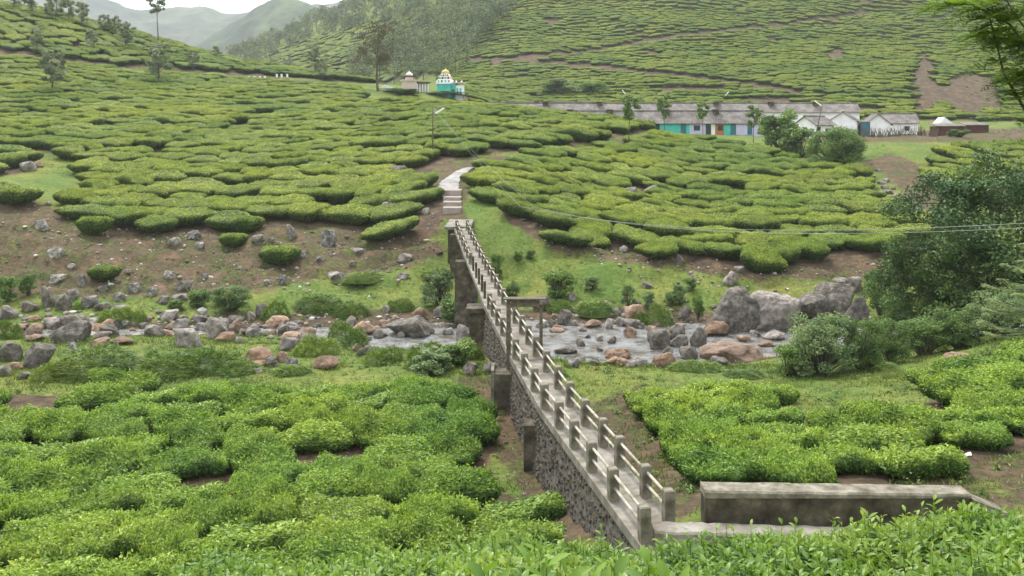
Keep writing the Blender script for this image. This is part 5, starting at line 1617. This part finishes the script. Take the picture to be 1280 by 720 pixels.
# ------------------------------------------------------------------ houses
def corrugated(x0, x1, y0, z0, y1, z1, mat, step=0.42, amp=0.05, over=0.0):
    """a pitched sheet of ridged roofing from the eave line (y0,z0) to the ridge line (y1,z1)"""
    n = max(6, int((x1-x0)/step*2))
    xs = np.linspace(x0, x1, n)
    V, Q = [], []
    for i, x in enumerate(xs):
        a = amp*(1 if i % 2 else -1)
        V += [(x, y0, z0+a), (x, y1, z1+a), (x, y0, z0+a-0.07), (x, y1, z1+a-0.07)]
    for i in range(n-1):
        a, b = i*4, i*4+4
        Q += [(a, b, b+1, a+1), (a+2, a+3, b+3, b+2), (a, a+2, b+2, b)]
    m = MB(); m.add(V, Q); return m
def gable_house(name, loc, rz, Lx, Wy, hw, rise, wallmat, label, doors=(), wins=(), panels=None, over=0.45, chim=(), gable_win=False):
    """ridge along x; front is -y"""
    R = empty(name, loc, rz)
    tag(R, label, 'house')
    hx, hy = Lx/2, Wy/2
    w = MB()
    w.add([(-hx,-hy,-1),(hx,-hy,-1),(hx,hy,-1),(-hx,hy,-1),(-hx,-hy,hw),(hx,-hy,hw),(hx,hy,hw),(-hx,hy,hw),(-hx,0,hw+rise),(hx,0,hw+rise)],
          [(0,1,5,4),(2,3,7,6),(1,2,6,9,5),(3,0,4,8,7)])
    w.obj('wall', M[wallmat], R)
    if panels:
        for a, b, m in panels:
            MB().box(a, b, -hy-0.03, -hy-0.003, -0.6, hw-0.03).obj('painted_wall', M[m], R)
    for a, b, h, m in doors:
        dr = MB().box(a, b, -hy-0.09, -hy-0.035, -0.1, h).obj('door', M[m], R)
        fr = MB(); fr.box(a-0.09, a-0.003, -hy-0.12, -hy-0.034, -0.1, h+0.09); fr.box(b+0.003, b+0.09, -hy-0.12, -hy-0.034, -0.1, h+0.09); fr.box(a, b, -hy-0.12, -hy-0.034, h+0.003, h+0.09)
        fr.obj('frame', M['oldwood'], dr)
    for a, b, z0, z1 in wins:
        wn_ = MB().box(a, b, -hy-0.08, -hy-0.036, z0, z1).obj('window', M['door'], R)
        fr = MB(); fr.box(a-0.08, a-0.003, -hy-0.1, -hy-0.037, z0-0.08, z1+0.08); fr.box(b+0.003, b+0.08, -hy-0.1, -hy-0.037, z0-0.08, z1+0.08); fr.box(a, b, -hy-0.1, -hy-0.037, z1+0.003, z1+0.08); fr.box(a, b, -hy-0.1, -hy-0.037, z0-0.08, z0-0.003); fr.box((a+b)/2-0.03, (a+b)/2+0.03, -hy-0.1, -hy-0.082, z0, z1)
        fr.obj('frame', M['oldwood'], wn_)
    if gable_win:
        for sx in (-1, 1):
            MB().box(sx*hx+(0.004 if sx > 0 else -0.06), sx*hx+(0.06 if sx > 0 else -0.004), -0.5, 0.5, 0.9, 1.9).obj('window', M['door'], R)
    k = rise/hy
    for sgn in (-1, 1):
        corrugated(-hx-0.35, hx+0.35, sgn*(hy+over), hw-over*k+0.12, 0.0, hw+rise+0.12, M['roof']).obj('roof', M['roof'], R)
    MB().tube([(-hx-0.35, 0, hw+rise+0.17), (hx+0.35, 0, hw+rise+0.17)], 0.14, 6).obj('ridge_cap', M['roof'], R)
    for cx in chim:
        MB().box(cx-0.55, cx+0.55, -hy*0.42, -hy*0.12, hw+rise*0.7, hw+rise+0.35).obj('smoke_vent', M['dark_concrete'], R)
        MB().box(cx-0.8, cx+0.8, -hy*0.5, -hy*0.05, hw+rise+0.352, hw+rise+0.44).obj('vent_cover', M['roof'], R)
    return R
def gz(px, d): return float(H(np.array([d*(px-640)/F]), np.array([float(d)]))[0])
def gx(px, d): return d*(px-640)/F

# front line of quarters: colourful end facing the valley
d = 193.0; Lx = 42.0
xr = gx(956, d)
gable_house('row_house', (xr-Lx/2, d+2.4, 10.05), math.radians(-0.6), Lx, 4.8, 2.45, 2.15, 'white', 'long low row house with turquoise and lilac front and grey roof',
   doors=[(4.2, 5.1, 2.0, 'bluedoor'), (9.2, 10.1, 2.0, 'door'), (14.2, 15.1, 2.0, 'bluedoor'), (17.6, 18.3, 2.0, 'bluedoor'), (20.3, 20.9, 2.0, 'door'), (-1.0, -0.2, 2.0, 'door')],
   wins=[(6.8, 7.9, 0.8, 1.7), (11.6, 12.5, 0.8, 1.7)],
   panels=[(-8, 4.0, 'turquoise'), (4.0, 5.9, 'turquoise'), (5.9, 9.1, 'lilac'), (10.4, 11.0, 'white'), (11.0, 12.8, 'orange'), (12.8, 14.1, 'turquoise'), (15.3, 20.2, 'lilac')], chim=(1.5, 11.5, -10, -18))
# second line behind, only its roof shows
d = 214.0
gable_house('row_house', (gx(850, d), d, 12.35), math.radians(-0.4), 78.0, 5.2, 2.6, 1.75, 'white', 'long low row house of which only the grey roof shows behind the front row', chim=(-30, -18, -4, 8, 20, 30))
d = 236.0
gable_house('row_house', (gx(640, d), d, 13.5), math.radians(0.5), 44.0, 5.0, 2.4, 1.6, 'white', 'long grey roofed house behind the tea crest below the turquoise temple', chim=(-8, 6))
# white gabled houses at the end of the lines
d = 186.0
gable_house('gabled_house', (gx(1022, d), d+2, 9.55), math.radians(38), 6.2, 4.6, 2.5, 1.45, 'white', 'white gabled house with rusty porch roof beside the leaning pole', doors=[(-2.4, -1.5, 1.9, 'door')], wins=[(0.3, 1.1, 0.8, 1.6)], gable_win=True)
d = 197.0
gable_house('gabled_house', (gx(1062, d), d+3, 9.8), math.radians(66), 8.0, 5.4, 3.0, 1.7, 'white', 'tall white gabled house end with the blue door at its side', doors=[(1.6, 2.5, 2.0, 'door')])
d = 192.0
gable_house('gabled_house', (gx(1103, d), d+4, 9.75), math.radians(78), 8.0, 4.8, 2.4, 1.9, 'white', 'white gabled house with stained pediment between blue door and stick fence')
d = 200.0
gable_house('gabled_house', (gx(1130, d), d+3, 9.9), math.radians(-6), 6.5, 5.0, 2.6, 1.7, 'white', 'white house with broad grey hipped looking roof at the end of the row', wins=[(0.6, 1.4, 0.9, 1.7)])
def blue_gate():
    x = gx(1082, 191)
    R = empty('blue_gate', (x, 191, gz(1082, 191)))
    tag(R, 'dark blue door leaf between the white gabled houses', 'gate')
    MB().box(-0.75, 0.75, -0.05, 0.05, -0.2, 2.7).obj('door_leaf', M['bluedoor'], R)
    b = MB(); b.box(-0.87, -0.753, -0.09, 0.09, -0.2, 2.85); b.box(0.753, 0.87, -0.09, 0.09, -0.2, 2.85); b.box(-0.753, 0.753, -0.09, 0.09, 2.703, 2.85)
    b.obj('frame', M['oldwood'], R)
blue_gate()
def shed(px, d, w, dep, h, label, mat='rustred', rz=0.0):
    R = empty('shed', (gx(px, d), d, gz(px, d)), rz)
    tag(R, label, 'shed')
    MB().box(-w/2, w/2, 0, dep, -0.5, h).obj('wall', M[mat], R)
    for k in range(int(w/0.5)):
        x = -w/2+0.25+k*0.5
        MB().box(x-0.06, x+0.06, -0.05, -0.004, -0.4, h-0.02).obj('batten', M[mat], R)
    m = MB(); m.add([(-w/2-0.3, -0.4, h+0.02), (w/2+0.3, -0.4, h+0.02), (w/2+0.3, dep+0.3, h+0.55), (-w/2-0.3, dep+0.3, h+0.55), (-w/2-0.3, -0.4, h+0.12), (w/2+0.3, -0.4, h+0.12), (w/2+0.3, dep+0.3, h+0.65), (-w/2-0.3, dep+0.3, h+0.65)],
        [(0,3,2,1),(4,5,6,7),(0,1,5,4),(1,2,6,5),(2,3,7,6),(3,0,4,7)]); m.obj('roof', M['roof'], R)
shed(1188, 188, 5.6, 2.6, 1.8, 'rust red sheet metal shed at the end of the houses', rz=0.1)
shed(1222, 196, 4.6, 2.4, 1.6, 'low dull red shed behind the rust red one')
def tent(px, d, w, h, label, z=None):
    R = empty('lean_to', (gx(px, d), d, z if z is not None else gz(px, d))); tag(R, label, 'hut')
    m = MB(); m.add([(-w/2, -1, 0), (w/2, -1, 0), (w/2, 2, 0), (-w/2, 2, 0), (-w*0.1, -1, h), (-w*0.1, 2, h)], [(0, 1, 4), (1, 2, 5, 4), (2, 3, 5), (3, 0, 4, 5)])
    m.obj('sheet_roof', M['cloth'], R)
    for sx in (-0.45, 0.45):
        for yy in (-0.9, 1.9): MB().tube([(sx*w, yy, -1.2), (sx*w, yy, 0.1)], 0.06, 5).obj('post', M['oldwood'], R)
tent(1180, 197, 3.0, 1.3, 'white peaked sheet roof behind the red shed', z=12.2)
tent(521, 226, 3.6, 0.9, 'white peaked awning on the tea crest below the pink temple', z=17.0)
tent(484, 250, 4.6, 0.9, 'little hut with a pale slanting roof under the half bare tree', z=gz(484, 250)+0.9)
def stick_fence():
    R = empty('brush_fence', (gx(1120, 186), 186, gz(1120, 186)))
    tag(R, 'rough fence and pile of dead sticks before the white houses', 'brush pile')
    rng = np.random.default_rng(4)
    for i in range(170):
        x = rng.uniform(-6.5, 8.0); z = float(H(np.array([R.location.x+x]), np.array([186.0]))[0])-R.location.z
        h = rng.uniform(0.8, 2.0)
        MB().tube([(x, rng.uniform(-.5, .5), z-0.1), (x+rng.normal(0, 0.5), rng.uniform(-.5, .5), z+h)], [0.06, 0.03], 4, False).obj('stick', M['oldwood'], R)
stick_fence()

# ------------------------------------------------------------------ temples
def lathe(prof, n=12, lobes=0):
    m = MB(); P, Q = [], []
    for r, z in prof:
        for k in range(n): P.append((r*math.cos(2*math.pi*k/n), r*math.sin(2*math.pi*k/n), z))
    for i in range(len(prof)-1):
        for k in range(n): Q.append((i*n+k, i*n+(k+1) % n, (i+1)*n+(k+1) % n, (i+1)*n+k))
    m.add(P, Q); return m
def temple(px, d, s, label, wall, green):
    R = empty('temple', (gx(px, d), d, gz(px, d)), math.radians(-12 if green else 14))
    tag(R, label, 'temple')
    zb = 0.4
    if green:
        MB().box(-2.9, 1.6, 0, 4.5, -2, 4.0).obj('shrine_wall', M['turquoise'], R)
        MB().box(1.603, 3.0, 0.8, 4.0, -2, 4.2).obj('porch_wall', M['turquoise'], R)
        MB().box(3.003, 5.2, 1.2, 3.8, -2, 3.5).obj('annexe_wall', M['white'], R)
        for x0 in (3.3, 4.3): MB().box(x0, x0+0.6, 1.1, 1.19, 0.6, 2.6).obj('lattice_panel', M['turquoise'], R)
        MB().box(-3.2, 1.9, -0.3, 4.8, 4.003, 4.4).obj('cornice', M['white'], R)
        MB().box(1.95, 5.5, 0.6, 4.2, 4.203, 4.5).obj('cornice', M['pinkwash'], R)
        for i, (w, z0, h) in enumerate(((2.1, 4.403, 1.1), (1.75, 5.506, 1.0), (1.35, 6.51, 0.8))):
            t = MB().box(-0.65-w, -0.65+w, 2.2-w, 2.2+w, z0, z0+h, bev=0.25).obj('tower_tier', M['white'] if i != 1 else M['pinkwash'], R)
            for k in range(4):
                x = -0.65-w+0.3+k*(2*w-0.6)/3
                MB().box(x-0.22, x+0.22, 2.2-w-0.12, 2.2-w-0.003, z0+0.1, z0+h*0.7).obj('niche', M['door'] if k % 2 else M['turquoise'], t)
        o = lathe([(1.25, 0), (1.4, 0.35), (1.25, 0.8), (0.8, 1.15), (0.3, 1.35), (0.14, 1.6), (0.22, 1.75), (0.0, 2.05)]).obj('dome', M['gold'], R, True); o.location = (-0.65, 2.2, 7.313)
        for x, y in ((-2.8, 0.1), (1.5, 0.1), (3.2, 1.2), (5.0, 1.2)):
            o = lathe([(0.3, 0), (0.38, 0.2), (0.2, 0.5), (0.0, 0.8)], 8).obj('finial', M['white'], R, True); o.location = (x, y, 4.45)
        MB().box(2.0, 2.7, 0.7, 0.79, -0.5, 2.2).obj('door', M['door'], R)
    else:
        MB().box(-2.3, 1.7, 0, 4.0, -2, 3.2).obj('shrine_wall', M['pinkwash'], R)
        MB().box(1.703, 5.4, 1.9, 4.2, -2, 2.6).obj('hall_wall', M['pinkwash'], R)
        for i in range(5):
            x = 1.95+i*0.8
            MB().box(x-0.16, x+0.16, 0.5, 0.9, -1.5, 2.4).obj('column', M['white'], R)
        MB().box(-2.7, 2.1, -0.4, 4.4, 3.203, 3.55).obj('cornice', M['pinkwash'], R)
        MB().box(2.12, 5.9, 0.1, 4.4, 2.603, 2.95).obj('hall_roof', M['rustred'], R)
        MB().box(-1.4, 0.8, 0.9, 3.1, 3.553, 4.6, bev=0.3).obj('tower_tier', M['pinkwash'], R)
        MB().box(-1.8, 1.2, 0.5, 3.5, 4.603, 4.8).obj('cornice', M['rustred'], R)
        o = lathe([(1.0, 0), (1.15, 0.3), (0.9, 0.75), (0.4, 1.0), (0.15, 1.25), (0.0, 1.6)]).obj('dome', M['white'], R, True); o.location = (-0.3, 2.0, 4.803)
    R.scale = (s, s, s)
temple(557, 252, 0.82, 'turquoise temple with tiered white tower and golden dome', 'turquoise', True)
temple(514, 254, 0.88, 'pale pink temple with small dome and white columned hall', 'pinkwash', False)

# ------------------------------------------------------------------ poles, wires and small things
def lamp_pole(px, by, top, label, lean=0.0, arm=(1, 0.6), dmin=90):
    x, y, z = hit(px, by, dmin)
    h = (by-top)*y/F
    R = empty('lamp_pole', (x, y, z)); tag(R, label, 'lamp pole')
    MB().tube([(0, 0, -0.4), (lean*h*0.5, 0, h*0.5), (lean*h, 0, h)], [0.11, 0.10, 0.08], 7).obj('pole', M['oldwood'], R, True)
    b = Vector((lean*h, 0, h*0.80))
    MB().tube([b, b+Vector((arm[0]*0.5, -0.1, arm[1]*0.5))], 0.04, 5).obj('bracket', M['wire'], R)
    MB().box(-0.12, 0.12, -0.08, 0.08, 0, 1.5).obj('lamp_tube', M['lamp'], R).matrix_local = Matrix.Translation(b+Vector((arm[0]*0.4, -0.1, arm[1]*0.4))) @ Euler((0, math.atan2(arm[0], arm[1]), 0)).to_matrix().to_4x4()
    return Vector((x+lean*h, y, z+h))
top1 = lamp_pole(541, 199, 130, 'slim wooden lamp pole beside the top of the footpath', arm=(1.0, 0.62))
top2p = lamp_pole(1018, 176, 124, 'leaning lamp pole before the white gabled house', lean=0.22, arm=(-1.0, 0.75), dmin=120)
lamp_pole(783, 140, 114, 'small lamp pole sticking up behind the long roofs', arm=(-0.8, 1.0), dmin=205)
lamp_pole(905, 138, 117, 'small lamp pole behind the middle of the roofs', arm=(0.9, 1.0), dmin=205)
def cable(a, b, sag, label, r=0.02, n=24, group=None):
    a, b = Vector(a), Vector(b)
    pts = [a+(b-a)*t-Vector((0, 0, sag*4*t*(1-t))) for t in np.linspace(0, 1, n)]
    o = MB().tube(pts, r, 5).obj('overhead_wire', M['wire'], None, True)
    tag(o, label, 'wire', group)
def P3(px, py, d): return Vector((d*(px-640)/F, d, CZ-(py-HY)/F*d))
cable(top1+Vector((0, 0, -0.3)), P3(650, 258, 92), 0.4, 'thin wire running down from the lamp pole toward the bridge', 0.008)
cable(top1+Vector((0.15, 0, -0.9)), P3(668, 259, 92), 0.4, 'thin lower wire running down from the lamp pole toward the bridge', 0.008)
cable(P3(1420, 270, 40), P3(650, 258, 92), 1.3, 'upper of two grey wires strung over the valley past the dark tree', 0.010)
cable(P3(1420, 276, 40), P3(668, 259, 92), 1.35, 'lower of two grey wires strung over the valley past the dark tree', 0.010)
def markers():
    for i, px in enumerate((305, 311, 318, 325, 331, 346, 352, 359)):
        x, y, z = hit(px, 101 if i < 5 else 98, 150)
        R = empty('marker_post', (x, y, z)); tag(R, 'stubby whitewashed marker post beside the hill track', 'marker post', 'white marker posts on the hill track')
        MB().box(-0.22, 0.22, -0.2, 0.2, -0.3, 1.15, bev=0.06).obj('post', M['white'], R)
        MB().box(-0.25, 0.25, -0.23, 0.23, -0.3, 0.25).obj('base', M['concrete'], R)
markers()
x, y, z = hit(837, 437, 40)
tag(MB().tube([(x, y, z-0.2), (x+0.05, y, z+0.9), (x-0.08, y, z+1.9)], [0.06, 0.05, 0.04], 6).obj('stick', M['rock_tan'], None, True), 'bare stick wedged upright in the dark rock heap', 'stick')
for px, py, lab in ((984, 362, 'scrap of white litter on the dirt by the right tea field'), (688, 600, 'scrap of white litter under the embankment'), (1210, 570, 'white litter scrap at the edge of the right tea field')):
    x, y, z = hit(px, py, 24)
    m = MB(); m.add([(-.12, -.06, .02), (.1, -.09, .05), (.13, .07, .12), (-.08, .1, .03), (0, 0, .13)], [(0, 1, 4), (1, 2, 4), (2, 3, 4), (3, 0, 4)])
    tag(m.obj('litter', M['cloth'], None, loc=(x, y, z)), lab, 'litter')

rr2 = np.random.default_rng(14)
for i in range(26):
    t = rr2.random(); px = 1082+70*t+rr2.normal(0, 9); py = 212+56*t+rr2.normal(0, 5)
    x, y, z = hit(px, py, 90)
    k = 'grey' if i % 3 else 'white'
    o = obj('rock', RK[k][i % 4], None, (x, y, z+0.1)); sc_ = rr2.uniform(0.4, 1.1)
    o.scale = (sc_*1.3, sc_, sc_*0.7); o.rotation_euler = (0, 0, rr2.uniform(0, 6))
    tag(o, 'small %s rubble stone on the slope below the white houses' % ('grey' if k == 'grey' else 'pale'), 'rock', k + ' rubble stones below the white houses')
# ------------------------------------------------------------------ the air
hz = bpy.data.materials.new('haze')
hz.use_nodes = True
hn = hz.node_tree
hn.nodes.clear()
ho = hn.nodes.new('ShaderNodeOutputMaterial')
hv = hn.nodes.new('ShaderNodeVolumePrincipled')
hv.inputs['Color'].default_value = (0.88, 0.94, 1.0, 1)
hv.inputs['Density'].default_value = 0.00015
hv.inputs['Anisotropy'].default_value = 0.2
hn.links.new(hv.outputs[0], ho.inputs['Volume'])
tag(MB().box(-2600, 2600, -1200, 3300, -160, 520).obj('haze', hz), 'thin pale haze filling the valley', kind='stuff')
